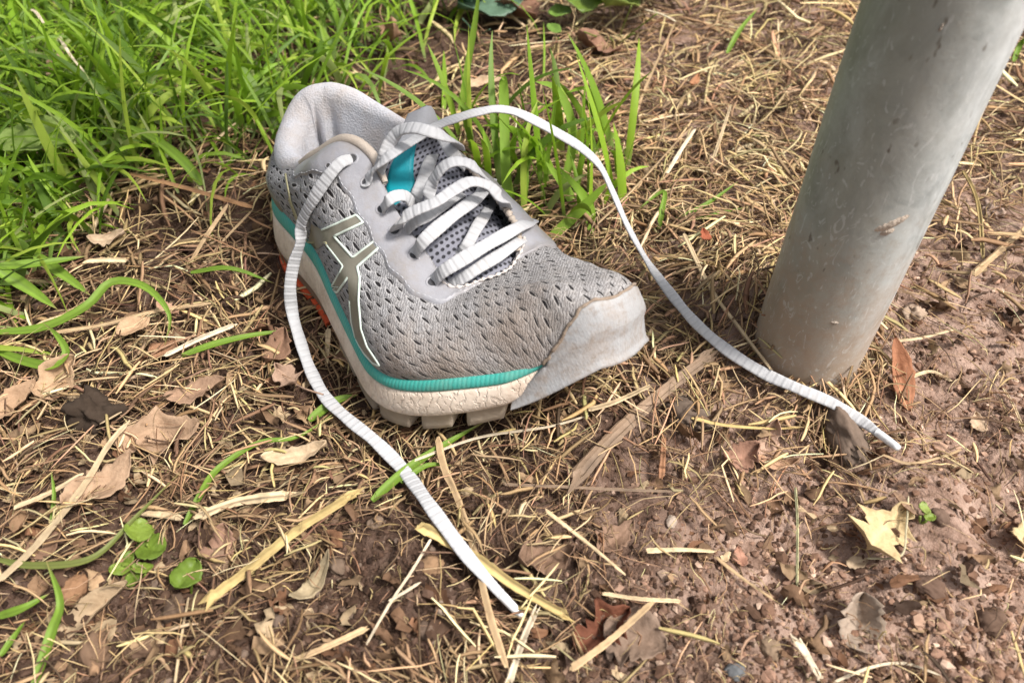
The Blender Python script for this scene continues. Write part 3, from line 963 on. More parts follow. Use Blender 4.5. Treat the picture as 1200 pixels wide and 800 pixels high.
# ---- outsole: heel pad and single lugs
def sole_block(name, pts_xy, top_inset, depth, mat, z_in=.002, parent=None, taper=.0012):
    P = np.array(pts_xy, float); n = len(P)
    c = P.mean(0)
    rings = []
    zb_ = zbot(np.clip(P[:, 0], 0, .264))
    for zz, ins in ((z_in, 0), (-depth * .55, taper * .2), (-depth * .9, taper * .8), (-depth, taper * 1.8)):
        Q = c + (P - c) * (1 - ins / np.maximum(np.linalg.norm(P - c, axis=1, keepdims=True), 1e-4))
        rings.append(np.column_stack([Q, zb_ + zz]))
    V = np.vstack(rings)
    F = [list(f) for f in grid_faces(4, n, wrap=True)] + [list(range(n)), [3 * n + i for i in range(n)]]
    return make_obj(name, V, F, mat, parent or shoe)
def outline_at(x, side, inset):
    i = outline_index(x, side); return OUT[i] - ONOR[i] * inset
def lug(x0, x1, side, wdt, depth):
    xs = np.linspace(x0, x1, 7)
    o = [outline_at(x, side, .0004) for x in xs]; inn = [outline_at(x, side, wdt) for x in xs[::-1]]
    return sole_block('outsole_lug', o + inn, 0, depth, M_LUG)
for x0, x1 in ((.128, .150), (.156, .178), (.184, .204), (.2095, .2225), (.227, .241)):
    lug(x0, x1, -1, .026, .0088)
for x0, x1 in ((.115, .138), (.143, .168), (.172, .198), (.202, .228)):
    lug(x0, x1, 1, .024, .0055)
hp = [outline_at(x, -1, .0012) for x in np.linspace(.098, .012, 16)] + [outline_at(x, 1, .003) for x in np.linspace(.012, .09, 14)]
hb = sole_block('heel_pad', hp, 0, .0075, M_HEELR)
hp2 = [outline_at(x, -1, -.0004) for x in np.linspace(.104, .012, 16)] + [outline_at(x, 1, .001) for x in np.linspace(.010, .09, 14)]
P_ = np.array(hp2); zb_ = zbot(P_[:, 0])
Vh = np.vstack([np.column_stack([P_, zb_ - .0072]), np.column_stack([P_, zb_ - .0100])])
make_obj('heel_tread', Vh, [list(f) for f in grid_faces(2, len(P_), wrap=True)] + [list(range(len(P_))), [len(P_) + i for i in range(len(P_))]], M_ORANGE, shoe, smooth=False)

# ---- laces: flat ribbed ribbons
def ribbon(name, P, Nrm, w, thick, mat, parent, taper=None, step=.0005, world=False):
    P = np.asarray(P, float); Nrm = np.asarray(Nrm, float)
    m = 60 * len(P)
    A = catmull(P, m); B = catmull(unit(Nrm), m)
    A2, t = resample(np.hstack([A, B]), step=step) if False else (None, None)
    s = np.r_[0, np.cumsum(np.linalg.norm(np.diff(A, axis=0), axis=1))]
    n = max(8, int(s[-1] / step)); tt = np.linspace(0, s[-1], n)
    A = np.stack([np.interp(tt, s, A[:, k]) for k in range(3)], 1); B = np.stack([np.interp(tt, s, B[:, k]) for k in range(3)], 1)
    tg = unit(np.gradient(A, axis=0))
    B = unit(B - tg * np.sum(B * tg, 1)[:, None]); sd_ = np.cross(tg, B)
    prof = [(-1, 0), (-.93, .7), (-.6, .95), (0, 1.05), (.6, .95), (.93, .7), (1, 0), (.93, -.7), (.6, -.95), (0, -1.0), (-.6, -.95), (-.93, -.7)]
    wv = np.full(n, w) * (1 + .05 * np.sin(tt * 260 + 1) + .03 * np.sin(tt * 90))
    if taper is not None: wv = wv * np.interp(tt / tt[-1], *taper)
    rib = 1 + .12 * np.sin(tt * 2 * math.pi / .0021)
    edge = 1 + .015 * np.sin(tt * 2 * math.pi / .0021)
    V = np.stack([A + sd_ * (a * wv * .5 * edge)[:, None] + B * (b * thick * .5 * (rib if abs(a) < .95 else np.ones(n)))[:, None] for a, b in prof], 1)
    k = len(prof)
    F = [list(f) for f in grid_faces(n, k, wrap=True)] + [list(range(k)), [(n - 1) * k + i for i in range(k)]]
    UV = np.stack([np.broadcast_to(tt[:, None], (n, k)), np.broadcast_to(np.array([p[0] for p in prof]) * w, (n, k))], -1)
    return make_obj(name, V.reshape(-1, 3), F, mat, parent, uv=UV.reshape(-1, 2)), A, B

def face_cam(P, tilt=(0, 0, 0)):
    return unit(unit(CAM_L - np.asarray(P)) + np.asarray(tilt))
UPL = np.array([0, 0, 1.0])
LW, LT = .0066, .0015
def lace(pxz, name='lace', w=LW, tilt=.6, eye=False):
    """pxz: (u, v, z in shoe coordinates)"""
    P = np.array([lz(u, v, z) for u, v, z in pxz])
    if eye:                                            # starts inside the eyelet, below the eyestay
        p0, n0 = cast(pxz[0][0], pxz[0][1]); P[0] = p0 - n0 * .005 + (P[1] - p0) * .1
        P = np.vstack([P[:1], (p0 + n0 * .0006)[None], P[1:]])
    Nn = np.array([unit(UPL * (1 - tilt) + face_cam(p) * tilt) for p in P])
    return ribbon(name, P, Nn, w, LT, M_LACE, shoe)
# rows from the toe upwards (lateral eyelet first)
lace([(509, 330, .0575), (518, 319, .0660), (535, 308, .0705), (565, 290, .0745), (595, 273, .0755), (612, 264, .0730), (620, 261, .0670), (624, 258, .0610)], eye=True)
lace([(528, 334, .0560), (545, 324, .0620), (562, 313, .0655), (585, 299, .0680), (606, 284, .0680), (618, 276, .062)], w=.0058)
lace([(536, 304, .0600), (547, 288, .0680), (558, 268, .0715), (567, 254, .0730), (574, 243, .0680), (580, 234, .060)], w=.0058)
lace([(487, 299, .0640), (493, 286, .0730), (506, 273, .0775), (525, 257, .0805), (548, 240, .0825), (561, 230, .0810), (570, 218, .0740), (576, 210, .066)], eye=True)
lace([(464, 270, .0690), (470, 258, .0790), (484, 248, .0840), (510, 237, .0890), (533, 222, .0930), (552, 213, .0950), (573, 218, .0920), (587, 232, .0860), (592, 240, .078), (594, 246, .070)], tilt=.3, eye=True)
lace([(449, 246, .0750), (454, 236, .0820), (463, 230, .0840), (475, 230, .0820), (484, 240, .0750), (488, 248, .068)], w=.0060, eye=True)
lace([(490, 246, .0720), (500, 234, .0810), (506, 216, .0880), (516, 199, .0960), (530, 190, .1000), (547, 191, .0990), (560, 199, .0950), (570, 211, .0870), (574, 220, .077)], tilt=.3)
lace([(482, 244, .0700), (489, 227, .0790), (496, 210, .0830), (503, 192, .0870), (510, 174, .0860), (514, 164, .080)], w=.0064)
lace([(474, 272, .0680), (486, 261, .0760), (500, 254, .079), (515, 243, .0800), (530, 233, .0790), (542, 226, .073)], w=.0058)
lace([(430, 216, .0800), (436, 202, .0890), (448, 189, .0960), (462, 178, .1000), (480, 167, .1010), (496, 157, .0990), (506, 150, .094)], w=.0062, tilt=.2, eye=True)
lace([(444, 200, .0890), (450, 184, .0970), (457, 167, .1030), (468, 154, .1090), (484, 150, .1130), (503, 154, .1130), (522, 160, .1090), (533, 166, .1020), (538, 174, .092)], w=.0066, tilt=.5)
lace([(510, 152, .096), (518, 162, .097), (526, 174, .096), (536, 186, .092), (544, 196, .085)], w=.0058)

# eyelet holes: dark rimmed rings where the lace enters
for u, v in ((413, 187), (386, 195), (430, 215), (448, 246), (463, 271), (486, 300), (507, 332)):
    p, n_ = cast(u, v, .0)
    if (u, v) == (386, 195): rr = .0011
    else: rr = .0022
    s_ = unit(np.cross(n_, [1, 0, .2])); q_ = np.cross(n_, s_)
    a = np.linspace(0, 2 * math.pi, 14, endpoint=False)
    rings = []
    for rad, hgt in ((1.7, .0008), (1.45, .0014), (1.25, .0015), (1.1, .0013), (1.0, .0009)):
        rings.append(p + (np.outer(np.cos(a), s_) + np.outer(np.sin(a), q_)) * rr * rad + n_ * hgt)
    e = make_obj('eyelet', np.vstack(rings), [list(f) for f in grid_faces(5, 14, wrap=True)], M_OVER, shoe)
    make_obj('eyelet_hole', rings[-1] + n_ * .0003, [list(range(14))], M_DARK, e, smooth=False)

# long near end: from the top lateral eyelet, over the side, then along the ground
def world_lace(ctrl, w, tap):
    """ctrl: (world point, world normal)"""
    P = np.array([to_local(p) for p, n in ctrl]); Nn = np.array([np.asarray(n, float) @ S_ROT for p, n in ctrl])
    return ribbon('lace_end', P, Nn, w, LT, M_LACE, shoe, taper=tap)
def camdir(P): return unit(CAMV - np.asarray(P))
def aglet(A, B, lace_o):
    t = unit(A[-1] - A[-6]); s_ = np.linspace(0, .013, 8)
    P = A[-1] - t * .001 + np.outer(s_, t)
    o = tube('aglet', P, np.array([.0019, .0020, .0020, .0019, .0019, .0018, .0018, .0014]), M_AGLET, lace_o, n=10)
    return o
_e6 = to_world(cast(413, 187, .002)[0])
def near_end():
    px = [(413, 187), (403, 194), (390, 208), (374, 232), (362, 258), (352, 284), (344, 310), (340, 338), (343, 368), (352, 400), (364, 434), (382, 466), (408, 491), (440, 517), (474, 552), (508, 598), (545, 648), (577, 685), (589, 698)]
    d_e = depth_of(_e6)
    g1 = ground_pt(352, 400, .004); d_g = depth_of(g1)
    out = []
    for i, (u, v) in enumerate(px):
        if i <= 4:
            p, n_ = cast(u, v, [.0005, .004, .004, .0035, .004][i]); P = to_world(p); N_ = unit(S_ROT @ n_ + .5 * camdir(P))
            dlast = depth_of(P)
        elif i < 9:
            f = (i - 4) / 5; P = at_depth(u, v, dlast * (1 - f) + d_g * f); N_ = camdir(P)
            if i == 5: N_ = unit(camdir(P) + np.array([.9, 0, .3]))
            if i == 6: N_ = unit(camdir(P) + np.array([.5, 0, .1]))
        else:
            P = ground_pt(u, v, .0105 + .002 * math.sin(i * 1.7)); N_ = unit(camdir(P) + np.array([.2, .2, .8]))
        out.append((P, N_))
    return out
near, A_, B_ = world_lace(near_end(), .0064, ([0, .05, .5, .9, 1], [.8, 1, 1.0, 1.0, .62]))
near['label'] = 'lace end falling from the top eyelet over the side to the soil'
aglet(A_, B_, near)
def far_end():
    px = [(506, 150), (520, 144), (540, 137), (562, 131), (582, 128), (603, 131), (628, 142), (655, 157), (682, 174), (703, 195), (718, 225), (734, 262), (756, 302), (783, 340), (815, 378), (852, 410), (893, 436), (935, 455), (975, 472), (1008, 492), (1030, 508)]
    P0 = to_world(lz(506, 150, .105)); d0 = depth_of(P0); dg = depth_of(ground_pt(783, 340, .006))
    out = []
    for i, (u, v) in enumerate(px):
        if i < 13:
            f = i / 13; P = at_depth(u, v, d0 + (dg - d0) * (f ** .9) + .045 * math.sin(math.pi * f) ** 1.2); N_ = unit(camdir(P) * .6 + np.array([0, 0, 1.0]))
            if 8 < i < 13: N_ = unit(camdir(P) + np.array([1.0, .3, .1]))
        else:
            P = ground_pt(u, v, .013 - .002 * math.sin(i * 1.3)); N_ = unit(camdir(P) + np.array([.0, .0, .5]))
        out.append((P, N_))
    return out
farl, A2_, B2_ = world_lace(far_end(), .0061, ([0, .3, .42, .55, .85, .97, 1], [.9, 1.1, .9, .88, 1.0, .9, .6]))
farl['label'] = 'lace end looping through the grass and running past the foot of the post'
aglet(A2_, B2_, farl)

LACE_PTS = np.vstack([to_world(A_)[::6], to_world(A2_)[::6]])
# ================================================================== litter, grass and leaves
def mat_tint(name, rough=.75, bump=.3, bscale=900, transl=0.0, var=.35, spec=.25, stretch=None):
    k = NT(name); ob = k.coord('Object'); c = k.attr()
    n = k.noise(260, 3, .7, ob)
    c2 = k.mix(k.math('MULTIPLY', k.sramp(n, .35, .75), var), c, k.mix(1.0, c, (.42, .36, .30), 'MULTIPLY'))
    k.done(c2, rough, k.bump(k.noise(bscale, 2, .65, ob), bump, .0008) if bump else None, spec=spec)
    if transl:
        t = k.n('ShaderNodeBsdfTranslucent'); k.put(t.inputs[0], c2)
        mx = k.n('ShaderNodeMixShader'); mx.inputs[0].default_value = transl
        k.link(k.b.outputs[0], mx.inputs[1]); k.link(t.outputs[0], mx.inputs[2]); k.link(mx.outputs[0], k.out.inputs[0])
    return k.m
M_STRAW = mat_tint('dry_straw', .7, 0, 1200, .0, .4)
M_LEAF = mat_tint('dead_leaf', .8, .5, 500, .12, .55)
M_GRASS = mat_tint('green_grass', .58, 0, 900, .48, .12, .45)
M_CRUMB = mat_tint('soil_crumb', .95, 0, 900, .0, .45, .15)

def interp_poly(u, pts):
    return np.interp(u, [p[0] for p in pts], [p[1] for p in pts])
def w_grass(u, v):
    b = interp_poly(u, [(-150, 470), (0, 400), (60, 350), (110, 290), (200, 235), (320, 205), (420, 135), (480, 95), (540, 60), (620, 20), (760, -20), (1300, -60)])
    return np.clip((b - v) / 90, 0, 1)
def w_soil(u, v):        # 1 where the earth lies bare
    s = np.clip(((v - 500) / 120), 0, 1) * np.clip((u - 640 + (v - 500) * .35) / 160, 0, 1)
    s = np.maximum(s, np.clip((u - 1010) / 60, 0, 1) * np.clip((v - 120) / 160, 0, 1) * .85)
    s = np.maximum(s, np.clip(1 - np.hypot((u - 450) / 130, (v - 700) / 120), 0, .5) * 2)
    s = np.maximum(s, np.clip((v - 560) / 120, 0, 1) * np.clip((430 - u) / 150, 0, 1) * .78)
    return s

def scatter(n, weight, u=(-280, 1480), v=(-150, 900), rng=RNG):
    out = np.zeros((0, 2))
    while len(out) < n:
        q = np.column_stack([rng.uniform(*u, n * 2), rng.uniform(*v, n * 2)])
        out = np.vstack([out, q[rng.random(n * 2) < weight(q[:, 0], q[:, 1])]])
    q = out[:n]
    r = FWD + RGT * ((q[:, 0] - 600) / FPX)[:, None] + UPV * ((400 - q[:, 1]) / FPX)[:, None]
    return CAMV[:2] + r[:, :2] * (-CAM_H / r[:, 2])[:, None], q

def shoe_push(x, y):
    """height of the shoe's underside above the soil at x, y, so that loose bits do not poke through the sole"""
    return None

def fibres(xy, length, width, curl, lift, pitch, cols, K=7, flat=.5, rng=RNG, theta=None):
    n = len(xy)
    th = rng.uniform(0, 2 * math.pi, n) if theta is None else theta
    s = np.linspace(-.5, .5, K)
    cv = rng.normal(0, 1, n) * curl; cv2 = rng.normal(0, 1, n) * curl * .8
    kink = np.where(s[None] > rng.uniform(-.4, .4, (n, 1)), rng.normal(0, 1, (n, 1)) * (.25 + .45 * curl), 0) * (rng.random((n, 1)) < .55)
    ang = th[:, None] + cv[:, None] * s[None] * .8 + cv2[:, None] * (s[None] ** 2) * 1.2 + kink + np.cumsum(rng.normal(0, .14, (n, K)) * (.3 + np.minimum(curl, 1.0)), 1)
    step = (length / (K - 1))[:, None]
    px = np.cumsum(np.cos(ang) * step, 1); py = np.cumsum(np.sin(ang) * step, 1)
    px += (xy[:, 0] - px.mean(1))[:, None]; py += (xy[:, 1] - py.mean(1))[:, None]
    g = zground(px, py)
    lin = g[:, :1] + (g[:, -1:] - g[:, :1]) * np.linspace(0, 1, K)[None]
    rise = np.maximum(0, (g - lin).max(1))[:, None]
    stiff = np.clip(1.1 - curl / 2.0, .15, 1)
    z = (lin + rise) * stiff + g * (1 - stiff)
    z = z + lift[:, None] + pitch[:, None] * s[None] * length[:, None] + np.abs(rng.normal(0, 1, n))[:, None] * curl * .003 * (1 - (2 * s[None]) ** 2)
    P = np.stack([px, py, np.maximum(z, g - .001)], -1)
    tg = unit(np.gradient(P, axis=1))
    side = unit(np.cross(tg, np.array([0, 0, 1.0])))
    roll = rng.uniform(-.9, .9, n)[:, None, None]
    upv = np.cross(side, tg)
    sd_ = side * np.cos(roll) + upv * np.sin(roll); nv = np.cross(tg, sd_)
    tap = np.interp(np.linspace(0, 1, K), [0, .12, .8, 1], [.55, 1, .85, .35])[None, :, None]
    w = width[:, None, None] * tap * .5
    V = np.stack([P + sd_ * w, P + nv * w * flat * 1.2, P - sd_ * w, P - nv * w * flat * .6], 2)      # (n,K,4,3)
    base = (np.arange(n) * K * 4)[:, None, None]
    i = np.arange(K - 1)[None, :, None] * 4; j = np.arange(4)[None, None]; j2 = (j + 1) % 4
    F = np.stack(np.broadcast_arrays(base + i + j, base + i + j2, base + i + 4 + j2, base + i + 4 + j), -1).reshape(-1, 4)
    C = np.repeat(cols, K * 4, 0)
    return V.reshape(-1, 3), F, C

TAN = np.array([(.42, .285, .165), (.53, .385, .23), (.31, .195, .115), (.20, .118, .072), (.37, .23, .145), (.62, .485, .31), (.10, .057, .036), (.46, .35, .18)])
def tans(n, p=None, jit=.18, rng=RNG, gain=1.0):
    c = TAN[rng.choice(len(TAN), n, p=p)]
    return np.clip(c * np.array([1.0, .99, .89]) * (1 + rng.normal(0, jit, (n, 1))) * (1 + rng.normal(0, .05, (n, 3))) * gain, .01, .8)

xs_ = np.linspace(0, .27, 271)
LO_ = np.array([OUT[abs(OUT[:, 0] - x) < .004][:, 1].min() if (abs(OUT[:, 0] - x) < .004).any() else 0 for x in xs_])
HI_ = np.array([OUT[abs(OUT[:, 0] - x) < .004][:, 1].max() if (abs(OUT[:, 0] - x) < .004).any() else 0 for x in xs_])
def clear(part, K4, ring):
    """drop loose pieces that would run through the shoe or over its laces"""
    V, F, C = part
    n = len(V) // K4
    L = to_local(V); X = np.clip(L[:, 0], 0, .27)
    i = np.clip((X / .27 * 270).astype(int), 0, 270)
    lo, hi = LO_, HI_
    bad = (L[:, 0] > .006) & (L[:, 0] < .268) & (L[:, 1] > lo[i] - .002) & (L[:, 1] < hi[i] + .002) & (L[:, 2] > zbot(X) - .003)
    near_v = np.zeros(len(V), bool)
    for a in range(0, len(V), 40000):
        d = ((V[a:a + 40000, None, :2] - LACE_PTS[None, :, :2]) ** 2).sum(-1); j = d.argmin(1)
        near_v[a:a + 40000] = (d[np.arange(len(j)), j] < .0052 ** 2) & (V[a:a + 40000, 2] > LACE_PTS[j, 2] - .0022) & (V[a:a + 40000, 2] < LACE_PTS[j, 2] + .03)
    bad = (bad | near_v).reshape(n, K4).any(1)
    keep = ~bad
    vm = np.repeat(keep, K4); new = np.cumsum(vm) - 1
    fk = keep[F[:, 0] // K4]
    return V[vm], new[F[fk]], C[vm]
def join(parts):
    V = []; F = []; C = []; b = 0
    for v, f, c in parts:
        V.append(v); F.append(f + b); C.append(c); b += len(v)
    return np.vstack(V), np.vstack(F), np.vstack(C)

# fine curled hay, thick where the photograph shows a mat, thin on the bare earth
def w_hay(u, v):
    w = .85 * (1 - .96 * w_soil(u, v)) * (1 - .6 * w_grass(u, v))
    nz = np.clip(.15 + 1.6 * np.clip(vnoise(u / 55, v / 42) + vnoise(u / 19, v / 15) * .6 + .5, 0, 1), 0, 1.2)
    top = np.clip((u - 560) / 80, 0, 1) * np.clip((520 - v) / 120, 0, 1)
    w = w * (nz * (1 - .7 * top) + .95 * top)
    return np.clip(w, 0, 1)
DK = (.10, .03, .22, .26, .12, .02, .22, .03); MD = (.20, .12, .22, .14, .16, .05, .06, .05); PL = (.18, .26, .10, .03, .10, .16, .01, .16)
parts = []
def hay(n, wf, ln, wd, curl, lift, pit, pal, K=7, flat=.6, gain=1.0, sc=True):
    xy, q = scatter(n, wf); n = len(xy)
    fr = np.clip(1.25 - q[:, 1] / 800, .55, 1.25) if sc else np.ones(n)
    curl_ = curl
    fld = vnoise(xy[:, 0] * 16 + 40, xy[:, 1] * 16 + 7) * 9
    th = np.where(RNG.random(n) < .6, fld + RNG.normal(0, .45, n), RNG.uniform(0, 6.283, n))
    parts.append(clear(fibres(xy, RNG.uniform(*ln, n) * fr, np.exp(RNG.uniform(math.log(wd[0]), math.log(wd[1]), n)) * fr, curl_, RNG.uniform(*lift, n), RNG.normal(0, pit, n), tans(n, pal, gain=gain), K, flat, theta=th), K * 4, 4))
hay(7620, w_hay, (.008, .035), (.0005, .0016), .8, (-.001, .004), .15, DK, 6, gain=.7)          # under layer, coloured dark for the shaded gaps between straws
hay(1905, w_hay, (.010, .040), (.0003, .0008), 1.3, (.001, .008), .30, MD, gain=.75)             # wiry roots and runners
hay(5334, w_hay, (.012, .050), (.0006, .0018), .28, (.001, .010), .16, MD, 5, gain=.88)          # straight bits
hay(4826, w_hay, (.008, .040), (.0014, .0042), .45, (.001, .010), .20, MD, 5, .14, gain=.85)     # flat dry leaves of grass
hay(2159, w_hay, (.010, .050), (.0006, .0020), .25, (.003, .013), .18, PL, 5, .4, 1.35)
hay(889, w_hay, (.012, .045), (.0016, .0040), .22, (.004, .012), .14, PL, 5, .2, 1.3)
top_ = lambda u, v: np.clip((u - 600) / 80, 0, 1) * np.clip((330 - v) / 60, 0, 1) * np.clip((1010 - u) / 40, .25, 1)
hay(1700, top_, (.010, .045), (.0008, .0030), .4, (.002, .012), .20, MD, 5, .3)
hay(900, top_, (.010, .045), (.0006, .0020), .9, (.003, .014), .25, PL, 6, .5)
foot = lambda u, v: np.exp(-(((u - 925) / 38) ** 2 + ((v - 405) / 45) ** 2)) + .8 * np.exp(-(((u - 985) / 40) ** 2 + ((v - 468) / 14) ** 2))
hay(420, foot, (.012, .040), (.0006, .0018), .6, (.002, .020), .35, MD, 6, .4, sc=False)      # banked against the post
bare = lambda u, v: (.10 + .90 * w_soil(u, v)) * (1 - .85 * np.exp(-(((u - 1120) / 75) ** 2 + ((v - 620) / 60) ** 2)))
hay(2921, bare, (.003, .014), (.0004, .0013), .8, (0, .0022), .12, MD, 5)
hay(635, bare, (.003, .016), (.0004, .0014), .5, (0, .0028), .12, PL, 5)
hay(381, bare, (.015, .045), (.0003, .0008), 1.3, (0, .004), .12, MD, 8)
V, F, C = join(parts)
struct(make_obj('straw_litter', V, F, M_STRAW, colors=C), 'stuff', 'matted dry hay and chopped straw covering the earth', 'straw')

# flakes of leaf and bark
def flakes(xy, size, cols, lift, rng=RNG, A=5, B=4):
    n = len(xy)
    th = rng.uniform(0, 6.283, n); asp = rng.uniform(.3, .75, n)
    a = np.linspace(-1, 1, A); b = np.linspace(-1, 1, B)
    S, T = np.meshgrid(a, b, indexing='ij')
    prof = (1 - .75 * np.abs(S) ** 2.2)
    X = S[None] * size[:, None, None] * .5 + rng.normal(0, .085, (n, A, B)) * size[:, None, None]
    Y = (T * prof)[None] * (size * asp)[:, None, None] * .5 + rng.normal(0, .085, (n, A, B)) * size[:, None, None]
    cu = rng.normal(0, .5, n); cv = rng.normal(0, .45, n); tw = rng.normal(0, .35, n)
    Z = (cu[:, None, None] * (S ** 2)[None] + cv[:, None, None] * (T ** 2)[None] + tw[:, None, None] * (S * T)[None]) * size[:, None, None] * .35 + rng.normal(0, .09, (n, A, B)) * size[:, None, None]
    rx = rng.normal(0, .45, n)[:, None, None]
    Y, Z = Y * np.cos(rx) - Z * np.sin(rx), Y * np.sin(rx) + Z * np.cos(rx)
    c, s = np.cos(th)[:, None, None], np.sin(th)[:, None, None]
    gx_ = xy[:, 0][:, None, None] + X * c - Y * s; gy_ = xy[:, 1][:, None, None] + X * s + Y * c
    Zb = zground(xy[:, 0], xy[:, 1])[:, None, None] + (-Z.min((1, 2)) * .7 + lift)[:, None, None]
    V = np.stack([gx_, gy_, Zb + Z], -1).reshape(-1, 3)
    f = grid_faces(A, B); F = (np.arange(n)[:, None, None] * A * B + f[None]).reshape(-1, 4)
    return V, F, np.repeat(cols, A * B, 0)
LEAFC = np.array([(.15, .085, .048), (.23, .14, .08), (.08, .045, .028), (.34, .225, .13), (.18, .09, .048), (.40, .295, .18)])
def leafc(n, rng=RNG): return np.clip(LEAFC[rng.integers(0, len(LEAFC), n)] * (1 + rng.normal(0, .2, (n, 1))), .01, .7)
xy, q = scatter(2900, lambda u, v: (.45 + .55 * (u < 420)) * (1 - .6 * w_soil(u, v)) * (1 - .3 * w_grass(u, v))); n = len(xy)
V, F, C = clear(flakes(xy, np.exp(RNG.uniform(math.log(.0035), math.log(.013), n)), leafc(n), RNG.uniform(-.002, .004, n)), 20, 0)
struct(make_obj('leaf_litter', V, F, M_LEAF, colors=C), 'stuff', 'broken brown leaf flakes lying among the straw', 'leaf litter')

# crumbs of earth
def crumbs(xy, size, cols, sink=.3, rng=RNG):
    n = len(xy)
    bm = bmesh.new(); bmesh.ops.create_icosphere(bm, subdivisions=1, radius=.5)
    bv = np.array([v.co for v in bm.verts]); bf = np.array([[v.index for v in f.verts] for f in bm.faces]); bm.free()
    m = len(bv)
    rad = 1 + rng.normal(0, .2, (n, m))
    sc = rng.uniform(.65, 1.25, (n, 3)); sc[:, 2] *= .75
    P = bv[None] * rad[..., None] * sc[:, None] * size[:, None, None]
    th = rng.uniform(0, 6.283, n); c, s = np.cos(th)[:, None], np.sin(th)[:, None]
    X = P[..., 0] * c - P[..., 1] * s + xy[:, :1]; Y = P[..., 0] * s + P[..., 1] * c + xy[:, 1:]
    Z = P[..., 2] + (zground(xy[:, 0], xy[:, 1]) + size * (.5 - sink) * .6)[:, None]
    return np.stack([X, Y, Z], -1).reshape(-1, 3), (np.arange(n)[:, None, None] * m + bf[None]).reshape(-1, 3), np.repeat(cols, m, 0)
SOILC = np.array([(.105, .060, .040), (.070, .040, .026), (.155, .093, .065), (.21, .135, .095), (.045, .026, .018), (.28, .20, .15)])
def soilc(n, rng=RNG): return np.clip(SOILC[rng.choice(6, n, p=(.28, .22, .2, .12, .12, .06))] * (1 + rng.normal(0, .15, (n, 1))), .01, .6)
xy, q = scatter(18000, lambda u, v: np.clip((1 - .8 * np.exp(-(((u - 1120) / 75) ** 2 + ((v - 620) / 60) ** 2))) * (.25 + .75 * w_soil(u, v)) * np.clip(v / 500, .15, 1) * (.35 + 1.1 * np.clip(vnoise(u / 40 + 5, v / 40) + .5, 0, 1)), 0, 1)); n = len(xy)
size = np.exp(RNG.normal(math.log(.0019), .42, n)).clip(.0008, .0065)
V, F, C = crumbs(xy, size, soilc(n) * np.interp(xy[:, 0] + RNG.normal(0, .02, n), [.0, .12], [.7, 1.9])[:, None])
struct(make_obj('soil_crumbs', V, F, M_CRUMB, colors=C, smooth=False), 'stuff', 'loose crumbs of brown earth on the bare ground', 'soil')

# ------------------------------------------------------------------ grass
def blades(base, length, width, yaw, bend, lean, cols, K=8, rng=RNG, twist=None):
    """base (n,3); each blade starts upright-ish (lean from vertical) and bends over along yaw"""
    n = len(base)
    s = np.linspace(0, 1, K)
    inc = lean[:, None] + bend[:, None] * s[None] ** 1.3
    step = (length / (K - 1))[:, None]
    h = np.cumsum(np.sin(inc) * step, 1) - np.sin(inc[:, :1]) * step; z = np.cumsum(np.cos(inc) * step, 1) - np.cos(inc[:, :1]) * step
    yw = yaw[:, None] + rng.normal(0, .25, n)[:, None] * s[None]
    P = np.stack([base[:, :1] + h * np.cos(yw), base[:, 1:2] + h * np.sin(yw), base[:, 2:] + z], -1)
    g = zground(P[..., 0], P[..., 1]) + .003
    P[..., 2] = np.maximum(P[..., 2], g)
    tg = unit(np.gradient(P, axis=1))
    side = np.stack([-np.sin(yw), np.cos(yw), np.zeros_like(yw)], -1)
    tw = ((rng.normal(0, .5, n) if twist is None else twist)[:, None] * s[None] + rng.normal(0, .5, n)[:, None])[..., None]
    nv = unit(np.cross(side, tg)); sd_ = unit(side * np.cos(tw) + nv * np.sin(tw)); nv = np.cross(sd_, tg)
    w = (width[:, None] * np.interp(s, [0, .15, .55, .85, 1], [.55, .9, 1, .55, .04])[None] * .5)[..., None]
    V = np.stack([P - sd_ * w, P - nv * w * .28, P + sd_ * w], 2)
    b = (np.arange(n) * K * 3)[:, None, None]; i = np.arange(K - 1)[None, :, None] * 3; j = np.arange(2)[None, None]
    F = np.stack(np.broadcast_arrays(b + i + j, b + i + j + 1, b + i + 4 + j, b + i + 3 + j), -1).reshape(-1, 4)
    # paler foot, slightly yellower tip
    shade = np.interp(s, [0, .25, 1], [0, 1, 1.0])[None, :, None]
    C = cols[:, None] * shade + np.array([.28, .30, .14])[None, None] * (1 - shade)
    C = np.repeat(C[:, :, None], 3, 2)
    return V.reshape(-1, 3), F, C.reshape(-1, 3)
GREENC = np.array([(.195, .335, .020), (.265, .415, .028), (.095, .180, .012), (.370, .485, .060), (.205, .320, .060), (.37, .43, .15)])
def greenc(n, rng=RNG):
    return np.clip(GREENC[rng.choice(6, n, p=(.26, .26, .2, .12, .1, .06))] * (1 + rng.normal(0, .16, (n, 1))), .01, .6)
def base_of(xy): return np.column_stack([xy, zground(xy[:, 0], xy[:, 1]) - .002])
xy, q = scatter(3500, lambda u, v: w_grass(u, v) * (.3 + .9 * np.clip(vnoise(u / 60 + 3, v / 40) + .5, 0, 1)), u=(-220, 640), v=(-130, 440)); n = len(xy)
far2 = np.clip(1 - q[:, 1] / 420, 0, 1)
G1 = blades(base_of(xy), RNG.uniform(.05, .13, n) * (.65 + .45 * far2), np.exp(RNG.uniform(math.log(.0019), math.log(.0062), n)), RNG.uniform(0, 6.283, n), np.abs(RNG.normal(1.15, .6, n)), np.abs(RNG.normal(.35, .25, n)), greenc(n))
xy, q = scatter(900, lambda u, v: w_grass(u, v), u=(-220, 640), v=(-130, 440)); n = len(xy)
G2 = blades(base_of(xy), RNG.uniform(.02, .06, n), RNG.uniform(.0015, .003, n), RNG.uniform(0, 6.283, n), RNG.uniform(.2, 1.2, n), RNG.uniform(.1, .8, n), greenc(n) * .9, 6)
